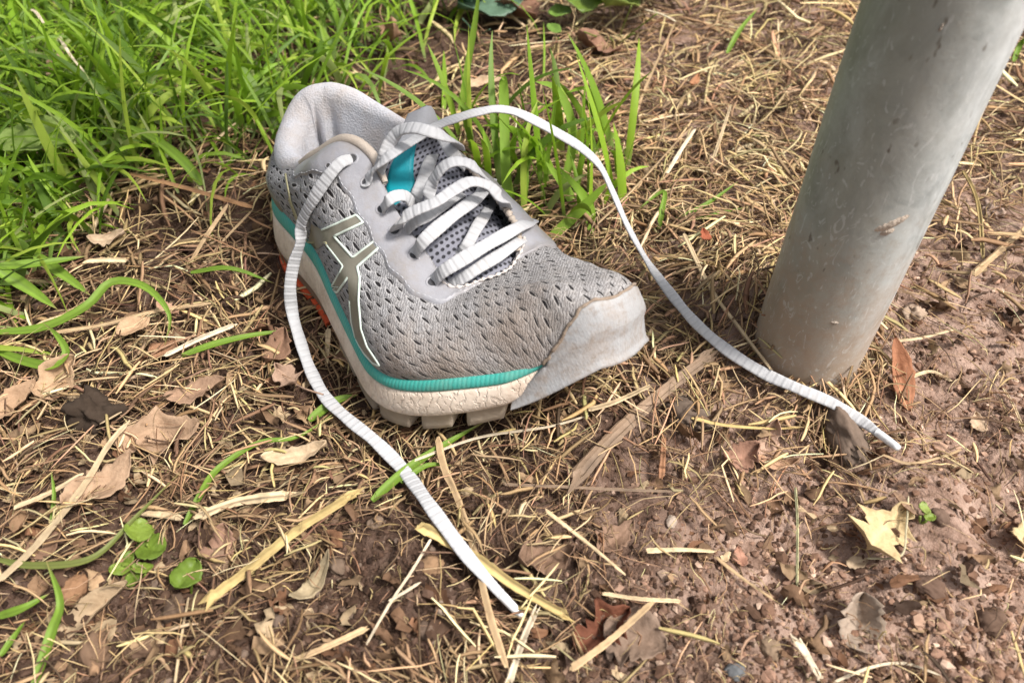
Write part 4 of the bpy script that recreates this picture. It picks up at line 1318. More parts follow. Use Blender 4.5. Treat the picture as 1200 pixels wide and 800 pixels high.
V, F, C = join([clear(G1, 24, 0), clear(G2, 18, 0)])
struct(make_obj('grass', V, F, M_GRASS, colors=C), 'stuff', 'lush green grass filling the upper left corner', 'grass')

def blade_mesh(px, w, col, name, label, cat='leaf', group=None, mat=None, parent=None, lifts=None, fold=.5, tipw=.03):
    """one leaf blade following ground pixels; lifts = height above soil for every control point"""
    lifts = lifts or [.004] * len(px)
    P = np.array([ground_pt(u, v, 0) for u, v in px]); Q = []
    for (u, v), l in zip(px, lifts):
        Q.append(ground_pt(u, v, l))
    A = catmull(np.array(Q), 26)
    s = np.linspace(0, 1, 26)
    tg = unit(np.gradient(A, axis=0)); view = np.array([0, -.35, 1.0])
    sd_ = unit(np.cross(tg, view)); nv = np.cross(sd_, tg)
    ww = w * .44 * np.interp(s, [0, .10, .35, .75, 1], [.5, .9, 1, .6, tipw])[:, None]
    V = np.stack([A - sd_ * ww, A - sd_ * ww * .5 - nv * ww * fold * .6, A - nv * ww * fold, A + sd_ * ww * .5 - nv * ww * fold * .6, A + sd_ * ww], 1)
    Vb = V - nv[:, None] * .00025
    VV = np.vstack([V.reshape(-1, 3), Vb.reshape(-1, 3)])
    f = grid_faces(26, 5)
    st_ = np.array([.86, 1.08, .80, 1.10, .90])[None, :, None] * (1 + .25 * vnoise(s[:, None] * 7 + w * 9e3, np.arange(5)[None] * .7))[..., None]
    tipm = np.clip((s - .86) / .14, 0, 1)[:, None, None]; base_c = np.array(col)[None, None] * (1 - tipm) + np.array([.42, .33, .14])[None, None] * tipm
    C_ = np.tile((base_c * st_).reshape(-1, 3), (2, 1))
    o = make_obj(name, VV, np.vstack([f, f[:, ::-1] + 130]), mat or M_GRASS, parent, colors=C_)
    if label: tag(o, label, cat, group)
    return o
# ------------------------------------------------------------------ single stalks, leaves and sprouts
def stalk(px, w, col, label, name='straw_stalk', cat='straw', lift=.007, flat=.4, frayed=.0, group=None, lifts=None, nodes=0, seed=None, parent=None, mat=None):
    rng = np.random.default_rng(seed if seed is not None else int(px[0][0] * 7 + px[0][1]))
    Q = [ground_pt(u, v, (lifts[i] if lifts else lift)) for i, (u, v) in enumerate(px)]
    if len(Q) == 2:
        Q = [Q[0], (Q[0] + Q[1]) / 2 + np.array([0, 0, .001]), Q[1]]
    Q = np.array(Q)
    if lifts is None and len(Q) > 2:                  # a stalk is stiff: ease the ground's bumps out of it
        t = np.linspace(0, 1, len(Q)); a = np.polyfit(t, Q[:, 2], 1); lin = np.polyval(a, t)
        Q[:, 2] = lin + .35 * (Q[:, 2] - lin)
    m = 34; n = 8
    A = catmull(Q, m); A, _ = resample(A, n=m)
    s = np.linspace(0, 1, m)
    tg = unit(np.gradient(A, axis=0)); side = unit(np.cross(tg, [0, 0, 1.0])); nv = np.cross(side, tg)
    rw = w * .5 * (1 + .10 * np.cumsum(rng.normal(0, .25, m))).clip(.75, 1.25) * np.interp(s, [0, .02, .95, 1], [.8, 1, .85, .45])
    for k in range(nodes):
        rw = rw * (1 + .35 * np.exp(-((s - (k + 1) / (nodes + 1)) / .012) ** 2))
    # split, flattened half-pipe section with hard edges
    cs = np.array([(-1, 0), (-.86, .55), (-.30, .85), (.28, .72), (.85, .6), (1, 0), (.45, -.35), (-.45, -.30)]) * (1 + .22 * rng.normal(0, 1, (n, 2)))
    a = np.linspace(0, 2 * math.pi, n, endpoint=False)
    rr = 1 + rng.normal(0, .05, (m, n))
    tw = rng.uniform(-.35, .35) * s * 2
    s1 = side * np.cos(tw)[:, None] + nv * np.sin(tw)[:, None]; n1 = nv * np.cos(tw)[:, None] - side * np.sin(tw)[:, None]
    V = A[:, None] + (s1[:, None] * cs[None, :, :1] + n1[:, None] * (cs[None, :, 1:] * flat)) * (rw[:, None] * rr)[..., None]
    jag = rng.uniform(-1.4, 1.0, n) * w * (.5 + frayed * 3); jag2 = rng.uniform(-1.4, 1.0, n) * w * (.5 + frayed * 3)
    V[-1] += tg[-1] * jag[:, None]; V[0] -= tg[0] * jag2[:, None]
    if frayed:
        V[-3:] += rng.normal(0, frayed * w * .6, (3, n, 3)); V[:2] += rng.normal(0, frayed * w * .6, (2, n, 3))
    F = [list(f) for f in grid_faces(m, n, wrap=True)] + [list(range(n)), [(m - 1) * n + i for i in range(n)]]
    cc = np.array(col)[None, None] * (1 + .24 * rng.normal(0, 1, (1, n, 1)) + .12 * np.sin(s * rng.uniform(5, 14) + rng.uniform(0, 6))[:, None, None])
    dark = np.clip(vnoise(s[:, None] * 12 + rng.uniform(0, 90), a[None] * .8) - .12, 0, 1)[..., None] * 2.2
    cc = cc * (1 - .55 * np.clip(dark, 0, 1))
    o = make_obj(name, V.reshape(-1, 3), F, mat or M_STRAW, parent, smooth=False, colors=np.clip(cc, .01, .9).reshape(-1, 3))
    if label: tag(o, label, cat, group)
    return o

def leaf(u, v, L, W, yaw, col, label, name='dead_leaf', cat='leaf', curl=.4, cross=.5, lobes=0.0, tilt=0.0, lift=.003, stem=0.0, seed=1, pitch=0.0, mat=None, group=None, parent=None, tear=.12, veins=True, round_=False, loc=None):
    """a single leaf: length L, width W (m), yaw in the ground plane (0 = to the right)"""
    rng = np.random.default_rng(seed)
    A, B = 19, 11
    s = np.linspace(0, 1, A); t = np.linspace(-1, 1, B)
    prof = np.sin(np.pi * s ** (.85 if not round_ else 1.0)) ** (.75 if not round_ else .5)
    prof = prof * (1 + lobes * np.sin(s * 15 + rng.uniform(0, 6)))
    el = 1 + tear * rng.normal(0, 1, A); er = 1 + tear * rng.normal(0, 1, A)
    X = (s[:, None] - .5) * L + 0 * t[None]
    Y = np.where(t[None] < 0, t[None] * (prof * el)[:, None], t[None] * (prof * er)[:, None]) * W * .5
    Z = curl * L * ((s[:, None] - .45) ** 2) * (1 + .0 * t[None]) + cross * W * .5 * (np.abs(t[None]) ** 1.6) * (.5 + .5 * np.sin(s * 6 + rng.uniform(0, 6)))[:, None]
    Z = Z + L * .05 * vnoise(s[:, None] * 5 + seed, t[None] * 2.5 + seed * 3)
    if veins:
        Z = Z - .03 * W * np.exp(-(t[None] / .12) ** 2) + .015 * W * np.sin(s[:, None] * 30 - np.abs(t[None]) * 7)
    P = np.stack([X, Y, Z], -1)
    def R3(ax, an):
        c, q = math.cos(an), math.sin(an)
        return {'x': np.array([[1, 0, 0], [0, c, -q], [0, q, c]]), 'y': np.array([[c, 0, q], [0, 1, 0], [-q, 0, c]]), 'z': np.array([[c, -q, 0], [q, c, 0], [0, 0, 1]])}[ax]
    Rm = R3('z', yaw) @ R3('y', -pitch) @ R3('x', tilt)
    P = P @ Rm.T
    G = ground_pt(u, v, 0) if loc is None else np.asarray(loc, float)
    zmin = np.percentile(P[..., 2], 8)
    C0 = G + np.array([0, 0, lift - zmin])
    du_ = np.gradient(P, axis=0); dv_ = np.gradient(P, axis=1); nn = unit(np.cross(du_, dv_))
    th = max(.0003, W * .012)
    V = np.vstack([P.reshape(-1, 3), (P - nn * th).reshape(-1, 3)])
    f = grid_faces(A, B); off = A * B
    F = [list(q) for q in f] + [list(q[::-1] + off) for q in f]
    edge = [i * B for i in range(A)] + [(A - 1) * B + j for j in range(1, B)] + [i * B + B - 1 for i in range(A - 2, -1, -1)] + [j for j in range(B - 2, 0, -1)]
    for i in range(len(edge)):
        a, b = edge[i], edge[(i + 1) % len(edge)]; F.append([a, b, b + off, a + off])
    c = np.array(col)[None, None] * (1 + .25 * vnoise(s[:, None] * 6 + seed, t[None] * 3 + seed))[..., None] * (1 + .10 * np.exp(-(t[None] / .1) ** 2))[..., None]
    C_ = np.clip(np.vstack([c.reshape(-1, 3)] * 2), .01, .9)
    o = make_obj(name, V, F, mat or M_LEAF, parent, colors=C_)
    if parent is None:
        o.location = C0.tolist()
    else:
        o.location = (C0 - np.array(parent.location)).tolist()
    if stem:
        st = P[0, B // 2]; d = unit(P[0, B // 2] - P[3, B // 2])
        S = np.array([st, st + d * stem * .5 + [0, 0, -.001], st + d * stem + np.array([.15, .1, -.25]) * stem])
        so = tube('leaf_stem', catmull(S, 12), np.linspace(.0006, .0005, 12), None, o if parent is None else None, n=6)
        if parent is not None:
            so.parent = parent; so.location = o.location
        so.data.materials.append(mat or M_LEAF)
        ca = so.data.color_attributes.new('tint', 'FLOAT_COLOR', 'POINT'); ca.data.foreach_set('color', np.tile([*col, 1], len(so.data.vertices)))
    if label: tag(o, label, cat, group)
    return o

STR, PALE, OLV, BRN, GRY, WHT, RED = (.46, .32, .18), (.54, .41, .25), (.42, .31, .13), (.24, .15, .09), (.24, .165, .11), (.60, .50, .36), (.30, .14, .075)
stalk([(0, 686), (40, 636), (92, 568), (128, 522), (152, 496)], .0036, PALE, 'long pale flat straw slanting up from the left edge above the seedlings', lift=.012, flat=.25)
stalk([(244, 704), (296, 664), (350, 620), (418, 578)], .0046, OLV, 'broad yellowish split stalk pointing to the bare soil left of the near lace end', lift=.010, flat=.3, frayed=.25)
stalk([(494, 616), (524, 634), (556, 654), (606, 690), (668, 722)], .0048, OLV, 'thick mottled olive stalk passing under the tip of the near lace', lift=.009, flat=.45, frayed=.12, nodes=1)
stalk([(514, 516), (522, 548), (538, 584), (558, 648), (574, 716), (594, 782)], .0029, STR, 'long tan straw running down beside the near lace and crossing its tip', lift=.011, flat=.5)
stalk([(506, 632), (482, 668), (458, 704), (430, 756)], .0013, WHT, 'thin white twig on the bare soil left of the near lace tip', name='twig', cat='twig', lift=.006, flat=.9)
stalk([(456, 705), (474, 692), (492, 683)], .0011, WHT, 'short white side twig forking off the thin white twig', name='twig', cat='twig', lift=.006, flat=.9)
stalk([(344, 774), (388, 756), (430, 736)], .0022, STR, 'short tan straw lying on the soil at the bottom edge left of centre', lift=.006)
stalk([(672, 568), (700, 532), (740, 492), (790, 450), (838, 414)], .0062, GRY, 'thick weathered grey brown stick leaning below the toe of the shoe', name='stick', cat='stick', lift=.009, flat=.6, frayed=.2)
stalk([(590, 568), (660, 570), (722, 573), (786, 576)], .0019, GRY, 'thin straight horizontal stem below the thick grey stick', name='dry_weed', cat='dry stem', lift=.009, flat=.8)
stalk([(640, 598), (688, 636), (732, 672)], .0021, PALE, 'pale straw slanting down to the right below the horizontal stem', lift=.010)
stalk([(668, 784), (712, 752), (764, 706)], .0030, STR, 'pale flat straw lying over the red brown crumpled leaf at the bottom', lift=.013, flat=.3)
stalk([(596, 798), (612, 752), (628, 714)], .0030, WHT, 'whitish split straw rising from the bottom edge right of the near lace tip', lift=.010, flat=.4, frayed=.2)
stalk([(801, 280), (834, 330), (867, 382), (902, 436)], .0028, PALE, 'straight pale straw slanting down between the far lace and the post', lift=.012, flat=.5)
stalk([(1140, 321), (1168, 296), (1204, 264)], .0046, STR, 'thick tan stick behind the post pointing to the right edge', name='stick', cat='stick', lift=.008, flat=.8, nodes=1)
stalk([(1128, 200), (1140, 222), (1148, 252), (1152, 302)], .0026, OLV, 'curved dry stem standing behind the post at the right', name='dry_weed', cat='dry stem', lifts=[.03, .026, .016, .004], flat=.8)
stalk([(61, 390), (120, 379), (180, 368), (245, 354)], .0026, STR, 'long tan straw lying level at the left below the grass', lift=.012)
stalk([(194, 416), (232, 398), (275, 380)], .0036, WHT, 'short bright white straw on the leaf litter left of the shoe', lift=.012, flat=.3)
stalk([(218, 316), (240, 278), (266, 240)], .0026, STR, 'upright leaning straw between the grass and the heel of the shoe', lifts=[.004, .014, .024])
stalk([(232, 318), (262, 282), (296, 246)], .0018, STR, 'thinner straw leaning beside the upright straw near the heel', lifts=[.004, .010, .016])
stalk([(153, 204), (220, 220), (296, 243)], .0027, (.36, .20, .10), 'straight reddish twig lying in the grass left of the heel', name='twig', cat='twig', lift=.020, flat=.9)
stalk([(12, 167), (44, 175), (78, 184)], .0026, (.40, .24, .13), 'short reddish twig in the grass at the left edge', name='twig', cat='twig', lift=.022, flat=.9)
stalk([(100, 306), (122, 306), (148, 305)], .0036, PALE, 'stubby pale straw under the grass blades at the left', lift=.014, flat=.3)
stalk([(170, 602), (192, 604), (212, 607)], .0030, PALE, 'stubby pale straw bit right of the two larger seedling leaves', lift=.008, flat=.5)
stalk([(234, 602), (280, 588), (340, 578)], .0048, PALE, 'torn pale strip of stalk above the broad yellowish split stalk', lift=.010, flat=.2, frayed=.3)
stalk([(205, 800), (212, 752), (221, 700)], .0012, PALE, 'thin straight stem under the lone round green leaf at the bottom left', name='dry_weed', cat='dry stem', lift=.005, flat=.9)
stalk([(20, 594), (58, 576), (96, 556)], .0030, PALE, 'pale straw lying parallel above the long flat straw at the left', lift=.010, flat=.4)
stalk([(385, 386), (384, 410), (383, 428)], .0022, PALE, 'small upright stub of straw beside the sole under the logo stripe', lifts=[.012, .007, .003])
stalk([(480, 540), (560, 514), (640, 500), (690, 486)], .0011, WHT, 'thin whitish stem crossing under the lugs of the sole', name='dry_weed', cat='dry stem', lift=.010, flat=.9)
stalk([(690, 480), (720, 470), (762, 452)], .0026, PALE, 'flat pale straw under the overhanging toe cap', lift=.012, flat=.3)
stalk([(812, 490), (850, 498), (905, 502), (942, 500)], .0026, OLV, 'greenish grey dry blade lying left of the bark chip', name='dry_leaf', cat='dry leaf', lift=.009, flat=.2)
stalk([(775, 560), (777, 535), (778, 512)], .0034, (.30, .15, .08), 'short reddish stem piece standing at the edge of the bare soil', name='dry_weed', cat='dry stem', lift=.006, flat=.8)
stalk([(760, 645), (800, 644), (838, 646)], .0024, PALE, 'pale straw bundle piece on the soil right of the slanting straws', lift=.007, flat=.4)
stalk([(706, 696), (750, 700), (798, 705)], .0018, PALE, 'thin pale straw just above the red brown crumpled leaf', lift=.011, flat=.6)
stalk([(838, 652), (868, 676), (906, 702)], .0018, STR, 'tan stem sinking into the soil at the bottom centre right', name='dry_weed', cat='dry stem', lift=.004, flat=.6)
stalk([(932, 748), (946, 770), (962, 796)], .0034, WHT, 'pale grey split straw standing out of the soil at the bottom right', lift=.006, flat=.4, frayed=.2)
stalk([(978, 798), (1020, 782), (1060, 776), (1100, 790)], .0012, WHT, 'thin pale root lying along the bottom edge at the right', name='root', cat='root', lift=.004, flat=.9)
stalk([(932, 572), (934, 612), (934, 688)], .0013, (.38, .36, .20), 'thin greenish stem lying straight on the bare soil below the bark chip', name='dry_weed', cat='dry stem', lift=.005, flat=.9)
stalk([(1016, 655), (1056, 650), (1062, 620), (1064, 582)], .0011, (.50, .44, .28), 'thin curved stem beside the torn yellow leaf', name='dry_weed', cat='dry stem', lift=.005, flat=.9)
stalk([(1034, 536), (1068, 540), (1106, 534), (1126, 528)], .0018, STR, 'tan fibre curling on the soil right of the far lace tip', lift=.006, flat=.6)
stalk([(1052, 580), (1062, 592), (1074, 602)], .0038, (.24, .15, .095), 'dark short stick piece above the torn yellow leaf', name='stick', cat='stick', lift=.005, flat=.7)
stalk([(1176, 455), (1188, 478), (1200, 506)], .0014, PALE, 'thin pale stem on the soil at the right edge', name='dry_weed', cat='dry stem', lift=.004, flat=.9)
stalk([(1060, 444), (1090, 436), (1116, 446)], .0018, PALE, 'pale curved straw on the soil right of the red brown leaf by the post', lift=.005, flat=.5)
stalk([(1048, 400), (1080, 396), (1118, 386)], .0020, PALE, 'pale straw reaching right from behind the foot of the post', lift=.008, flat=.5)
stalk([(700, 262), (745, 218), (800, 158), (812, 150)], .0018, STR, 'long tan straw leaning across the hay behind the far lace', lift=.016, flat=.5)
stalk([(740, 160), (755, 108), (792, 26)], .0024, STR, 'tan straw slanting up from the hay under the round green leaves', lifts=[.006, .012, .03], flat=.4)
stalk([(782, 202), (800, 175), (815, 150)], .0026, WHT, 'short whitish straw in the hay left of the post', lift=.016, flat=.4)
stalk([(836, 185), (846, 155), (856, 124)], .0022, PALE, 'pale straw standing in the hay just left of the post', lift=.018, flat=.4)
stalk([(756, 12), (776, 18), (792, 26)], .0028, WHT, 'bright greenish white stem piece beside the round green leaves', name='dry_weed', cat='dry stem', lift=.03, flat=.8)
stalk([(36, 10), (44, 18), (50, 26)], .0020, WHT, 'upper bright dry blade tip in the grass at the top left', name='dry_leaf', cat='dry leaf', lift=.055, flat=.4)
stalk([(70, 44), (84, 66), (100, 86)], .0020, WHT, 'lower bright dry blade tip in the grass at the top left', name='dry_leaf', cat='dry leaf', lift=.05, flat=.4)
stalk([(256, 162), (266, 153), (276, 144)], .0034, PALE, 'short pale straw in the shade of the grass left of the heel', lift=.02, flat=.3)

# dead leaves
TANL, BRNL, YEL, GRL, REDL, PNK = (.42, .28, .18), (.24, .14, .085), (.62, .46, .20), (.36, .28, .215), (.26, .095, .045), (.50, .33, .24)
leaf(195, 520, .040, .020, .25, TANL, 'large curled tan leaf with torn edge beside the long pale straw', curl=1.0, cross=.9, lobes=.25, seed=3, tilt=.3, lift=.006)
leaf(125, 575, .034, .018, .95, TANL, 'narrow tan leaf leaning against the large curled tan leaf', curl=.5, cross=.7, seed=8, lift=.005)
leaf(110, 722, .034, .011, .75, (.40, .29, .18), 'spotted tan husk lying left of the round green leaf', name='husk', cat='husk', curl=.5, cross=1.2, seed=5, lift=.003, tear=.06)
leaf(166, 402, .019, .014, .7, (.50, .33, .20), 'pale tan pointed leaf below the level straw at the left', curl=.4, cross=.5, seed=6, lift=.012, stem=.012, tear=.05)
leaf(342, 460, .017, .013, 2.4, (.36, .24, .17), 'small three lobed brown leaf on a long stalk under the near lace', curl=.3, cross=.6, lobes=.35, seed=7, lift=.012, stem=.02)
leaf(1032, 628, .030, .022, .7, (.62, .47, .255), 'torn yellow leaf on the bare soil at the right', curl=.35, cross=.45, lobes=.40, seed=9, lift=.004, tear=.16, tilt=.15)
leaf(1004, 738, .024, .017, 1.3, GRL, 'grey tan curled leaf half sunk in the soil at the bottom right', curl=.8, cross=1.3, seed=12, lift=.001, tear=.15)
leaf(1047, 452, .040, .0115, 1.62, (.36, .16, .085), 'red brown pointed leaf standing against the foot of the post', curl=.3, cross=.8, seed=14, pitch=.45, lift=.003, tear=.05)
leaf(1164, 628, .016, .008, -.2, (.26, .13, .075), 'brown leaf in the hollow at the right edge', curl=.6, cross=.7, seed=15, lift=-.001)
leaf(1198, 632, .014, .011, 1.2, (.62, .47, .26), 'yellow leaf cut by the right edge of the picture', curl=.5, cross=.6, seed=16, lift=.002)
leaf(704, 742, .027, .015, .55, (.17, .062, .034), 'dark red brown crumpled leaf at the bottom centre', curl=.8, cross=1.1, lobes=.3, seed=17, lift=.001, tear=.2)
leaf(742, 752, .026, .022, -.4, (.26, .18, .13), 'dull brown leaf beside the red brown crumpled leaf', curl=.5, cross=.6, seed=18, lift=.004, tear=.15)
leaf(864, 545, .018, .015, .4, (.34, .19, .13), 'reddish tan leaf scrap at the edge of the soil below the far lace', curl=.7, cross=.6, seed=19, lift=.006, tear=.2)
leaf(905, 552, .020, .006, -.1, (.52, .32, .20), 'narrow orange tan husk left of the bark chip', name='husk', cat='husk', curl=.5, cross=1.2, seed=20, lift=.006, tear=.05)
leaf(898, 524, .020, .010, 1.1, PNK, 'pinkish tan leaf standing under the far lace', curl=.8, cross=.9, seed=21, pitch=.5, lift=.003)
leaf(912, 388, .016, .008, 1.9, (.30, .11, .06), 'dark red leaf scrap wedged against the left foot of the post', curl=.6, cross=.8, seed=22, pitch=.4, lift=.014)
leaf(822, 298, .010, .006, 1.8, (.36, .11, .055), 'small bright red leaf scrap in the hay behind the far lace', curl=.5, cross=.5, seed=23, lift=.014)
leaf(810, 118, .018, .007, 1.1, (.42, .20, .10), 'small orange pointed leaf in the hay left of the post', curl=.3, cross=.4, seed=24, lift=.016, tear=.04)
leaf(600, 28, .060, .034, 2.3, (.26, .14, .09), 'large brown leaf at the top centre', curl=.6, cross=.8, seed=25, lift=.010, tilt=.3)
leaf(462, 75, .036, .015, -1.2, (.36, .21, .13), 'curled brown leaf hanging in the grass above the collar', curl=1.2, cross=1.0, seed=26, lift=.020, pitch=.3, stem=.03)
leaf(700, 72, .040, .028, 2.7, (.28, .155, .10), 'brown leaf under the round green leaves', curl=.5, cross=.8, seed=27, lift=.010, tilt=.25)
leaf(565, 112, .034, .014, .1, (.56, .40, .26), 'pale tan leaf behind the tall grass stalk above the laces', curl=.3, cross=.5, seed=28, lift=.010)
leaf(92, 132, .022, .013, 1.0, (.56, .36, .25), 'pinkish leaf caught upright in the grass at the upper left', curl=.4, cross=.5, seed=29, lift=.035, pitch=.5)
leaf(148, 8, .026, .014, 1.2, (.52, .36, .22), 'tan leaf caught in the grass at the top edge', curl=.4, cross=.5, seed=30, lift=.06, pitch=.4)
leaf(72, 460, .026, .016, 1.2, (.46, .31, .19), 'crumpled tan leaf pile piece below the broad grass blades at the left', curl=.9, cross=1.1, lobes=.2, seed=31, lift=.008, tilt=.5)
leaf(28, 486, .028, .013, 1.0, (.40, .26, .16), 'long tan curled leaf at the left edge beside the dark clod', curl=.9, cross=1.0, seed=32, lift=.008)
leaf(236, 472, .030, .013, .35, (.34, .215, .14), 'flat brown leaf right of the dark clod', curl=.3, cross=.5, seed=33, lift=.009)
leaf(200, 424, .018, .014, -.3, (.34, .185, .105), 'brown leaf under the short bright white straw', curl=.5, cross=.6, seed=34, lift=.008)
leaf(205, 378, .018, .008, -.6, (.48, .29, .19), 'small pinkish leaf scrap at the end of the long level straw', curl=.4, cross=.4, seed=35, lift=.010)
leaf(330, 425, .022, .015, 1.3, (.26, .15, .095), 'dull brown leaf behind the near lace beside the sole', curl=.5, cross=.6, seed=36, lift=.010)
leaf(135, 298, .022, .012, .2, (.52, .38, .26), 'pale tan leaf above the stubby straw at the left', curl=.4, cross=.5, seed=37, lift=.012)
leaf(60, 640, .020, .013, .9, (.26, .155, .10), 'brown leaf beside the long pale flat straw near the seedlings', curl=.4, cross=.5, seed=38, lift=.004)
leaf(260, 646, .016, .014, 1.4, (.32, .19, .13), 'reddish brown leaf scrap right of the round green leaf', curl=.5, cross=.6, seed=39, lift=.004)
leaf(370, 690, .022, .0075, .9, (.40, .32, .20), 'arched tan leaf strip on the dark soil at the bottom', curl=2.2, cross=.5, seed=40, lift=.003)
leaf(352, 548, .030, .010, .25, (.56, .42, .27), 'pale tan leaf strip above the torn pale strip', curl=.3, cross=.7, seed=41, lift=.010)
leaf(1002, 662, .010, .006, .2, (.44, .33, .22), 'small tan scrap left of the torn yellow leaf', curl=.4, cross=.4, seed=42, lift=.002)
leaf(1144, 500, .012, .008, 1.5, (.55, .40, .27), 'small pale leaf scrap on the soil above the rounded earth mound', curl=.4, cross=.4, seed=43, lift=.002)
leaf(866, 656, .009, .006, 1.6, (.42, .22, .15), 'small reddish leaf scrap on the bare soil below the leaf scraps', curl=.4, cross=.4, seed=44, lift=.002)
leaf(720, 636, .022, .013, .7, (.27, .17, .115), 'brown leaf among the slanting straws at the bottom centre', curl=.5, cross=.8, seed=45, lift=.004, tear=.2)
leaf(640, 660, .024, .015, .2, (.24, .15, .10), 'dark brown leaf under the straws right of the near lace tip', curl=.6, cross=.9, seed=46, lift=.003, tear=.2)

# bark chip and clods
def clod(u, v, sx_, sy_, sz_, col, label, seed, name='soil_clod', cat='clod', yaw=0.0, rough=.22, lift=0.0, mat=None):
    rng = np.random.default_rng(seed)
    bm = bmesh.new(); bmesh.ops.create_icosphere(bm, subdivisions=4, radius=1)
    P = np.array([w.co for w in bm.verts]); F = [[w.index for w in f.verts] for f in bm.faces]; bm.free()
    o3 = rng.uniform(0, 50, 3)
    r = 1 + rough * (fbm(P[:, 0] * 1.6 + o3[0], P[:, 1] * 1.6 + P[:, 2] * 1.3 + o3[1], 4) * 1.3 + np.abs(fbm(P[:, 1] * 4 + o3[2], P[:, 2] * 4 + P[:, 0] * 3, 3)))
    P = P * r[:, None] * np.array([sx_, sy_, sz_])
    c, s = math.cos(yaw), math.sin(yaw); P[:, :2] = P[:, :2] @ np.array([[c, s], [-s, c]])
    g = ground_pt(u, v, 0)
    o = make_obj(name, P, F, mat or M_CRUMB, colors=np.array(col)[None] * (1 + .3 * fbm(P[:, 0] * 400, P[:, 1] * 400 + P[:, 2] * 300, 3))[:, None].clip(-.6, .8))
    o.location = (g + np.array([0, 0, sz_ * .35 + lift])).tolist()
    return tag(o, label, cat)
clod(982, 516, .0078, .0200, .0070, (.20, .145, .11), 'grey brown chip of bark lying under the far lace below the post', 2, 'bark_chip', 'bark', yaw=.15, rough=.45, lift=.005)
clod(118, 490, .010, .0085, .011, (.060, .042, .030), 'dark rotten clod among the leaves at the left', 4, rough=.75)
clod(806, 492, .010, .007, .006, (.17, .125, .095), 'grey crumbly clod under the grey stick below the toe', 5, rough=.7)
for i, (u, v, s, col, lab, nm, ct) in enumerate([
    (506, 664, .0050, (.34, .21, .12), 'orange brown pebble beside the mottled olive stalk', 'pebble', 'pebble'),
    (518, 712, .0032, (.40, .30, .22), 'round pale pebble on the bare soil left of the near lace tip', 'pebble', 'pebble'),
    (498, 740, .0040, (.16, .11, .08), 'dark pebble on the bare soil near the bottom centre', 'pebble', 'pebble'),
    (440, 614, .0036, (.24, .17, .12), 'brown pebble on the soil right of the broad split stalk', 'pebble', 'pebble'),
    (112, 764, .0075, (.20, .125, .08), 'lumpy brown clod at the bottom left below the spotted husk', 'soil_clod', 'clod'),
    (168, 758, .0070, (.17, .105, .07), 'rounded brown clod left of the thin stem at the bottom', 'soil_clod', 'clod'),
    (205, 716, .0060, (.15, .10, .07), 'dark brown pebble just below the round green leaf', 'pebble', 'pebble'),
    (256, 656, .0055, (.30, .20, .135), 'tan stone above the broad yellowish split stalk', 'pebble', 'pebble'),
    (88, 692, .0060, (.34, .19, .105), 'orange tan pebble left of the spotted husk', 'pebble', 'pebble'),
    (395, 664, .0040, (.20, .14, .10), 'small brown pebble on the dark soil beside the split stalk', 'pebble', 'pebble'),
    (328, 690, .0050, (.15, .095, .065), 'dark clod on the soil under the arched leaf strip', 'soil_clod', 'clod'),
    (902, 762, .0050, (.30, .21, .14), 'tan pebble on the bare soil at the bottom right', 'pebble', 'pebble'),
    (862, 788, .0040, (.17, .175, .18), 'blue grey pebble at the bottom edge right of centre', 'pebble', 'pebble'),
    (786, 612, .0030, (.50, .40, .32), 'tiny pale pebble on the soil above the pale straw bundle', 'pebble', 'pebble'),
    (1088, 690, .0060, (.17, .105, .075), 'brown clod on the soil right of the grey tan curled leaf', 'soil_clod', 'clod'),
    (1160, 730, .0065, (.16, .10, .07), 'brown clod near the bottom right corner', 'soil_clod', 'clod'),
    (1100, 606, .0040, (.20, .13, .095), 'small clod beside the sprout right of the yellow leaf', 'soil_clod', 'clod'),
    (1070, 370, .0060, (.46, .34, .25), 'pale crumbly tuft of chaff right of the post', 'chaff', 'chaff'),
    (1160, 252, .0070, (.52, .38, .30), 'pinkish crumpled scrap behind the post at the right edge', 'chaff', 'chaff'),
    (848, 616, .0045, (.14, .09, .06), 'dark clod on the bare soil below the leaf scraps', 'soil_clod', 'clod'),
]):
    clod(u, v, s, s * .8, s * .62, col, lab, 30 + i, nm, ct, yaw=i * 1.3, rough=.28 if nm != 'chaff' else .7)

# seedlings and broad green leaves
GL, GL2, GP = (.14, .215, .026), (.20, .28, .04), (.27, .34, .08)
M_GLEAF = mat_tint('green_leaf', .5, .4, 300, .25, .45, .35)
def sprout(u, v, label, leaves, cat='seedling', name='seedling'):
    g = ground_pt(u, v, 0)
    e = empty(name, g.tolist()); tag(e, label, cat)
    for i, (uu, vv, L, W, yaw, col, lift, tilt) in enumerate(leaves):
        p = ground_pt(uu, vv, lift)
        o = leaf(uu, vv, L, W, yaw, col, None, name='leaf', curl=.2, cross=.35, seed=50 + i + int(u), lift=lift, tilt=tilt, mat=M_GLEAF, parent=e, tear=.03, round_=True)
        q = np.array([[0, 0, -.003], (p - g) * .45 + np.array([0, 0, -.001]), (p - g) * .9])
        st = tube('stem', catmull(q, 10), .0006, M_GLEAF, e, n=6)
        ca = st.data.color_attributes.new('tint', 'FLOAT_COLOR', 'POINT'); ca.data.foreach_set('color', np.tile([*col, 1], len(st.data.vertices)))
    return e
sprout(180, 652, 'seedling with two big notched green leaves at the bottom left', [(171, 635, .012, .012, 1.9, GL2, .008, .6), (183, 651, .013, .013, -.2, GL, .006, -.1)])
sprout(162, 678, 'tiny four leaved sprout beside the big notched seedling', [(147, 673, .009, .0055, .1, GL2, .005, .2), (172, 672, .009, .0055, .0, GL2, .005, -.2), (155, 662, .007, .005, 1.5, GL, .005, 0), (160, 682, .008, .006, 1.5, GL, .004, 0)])
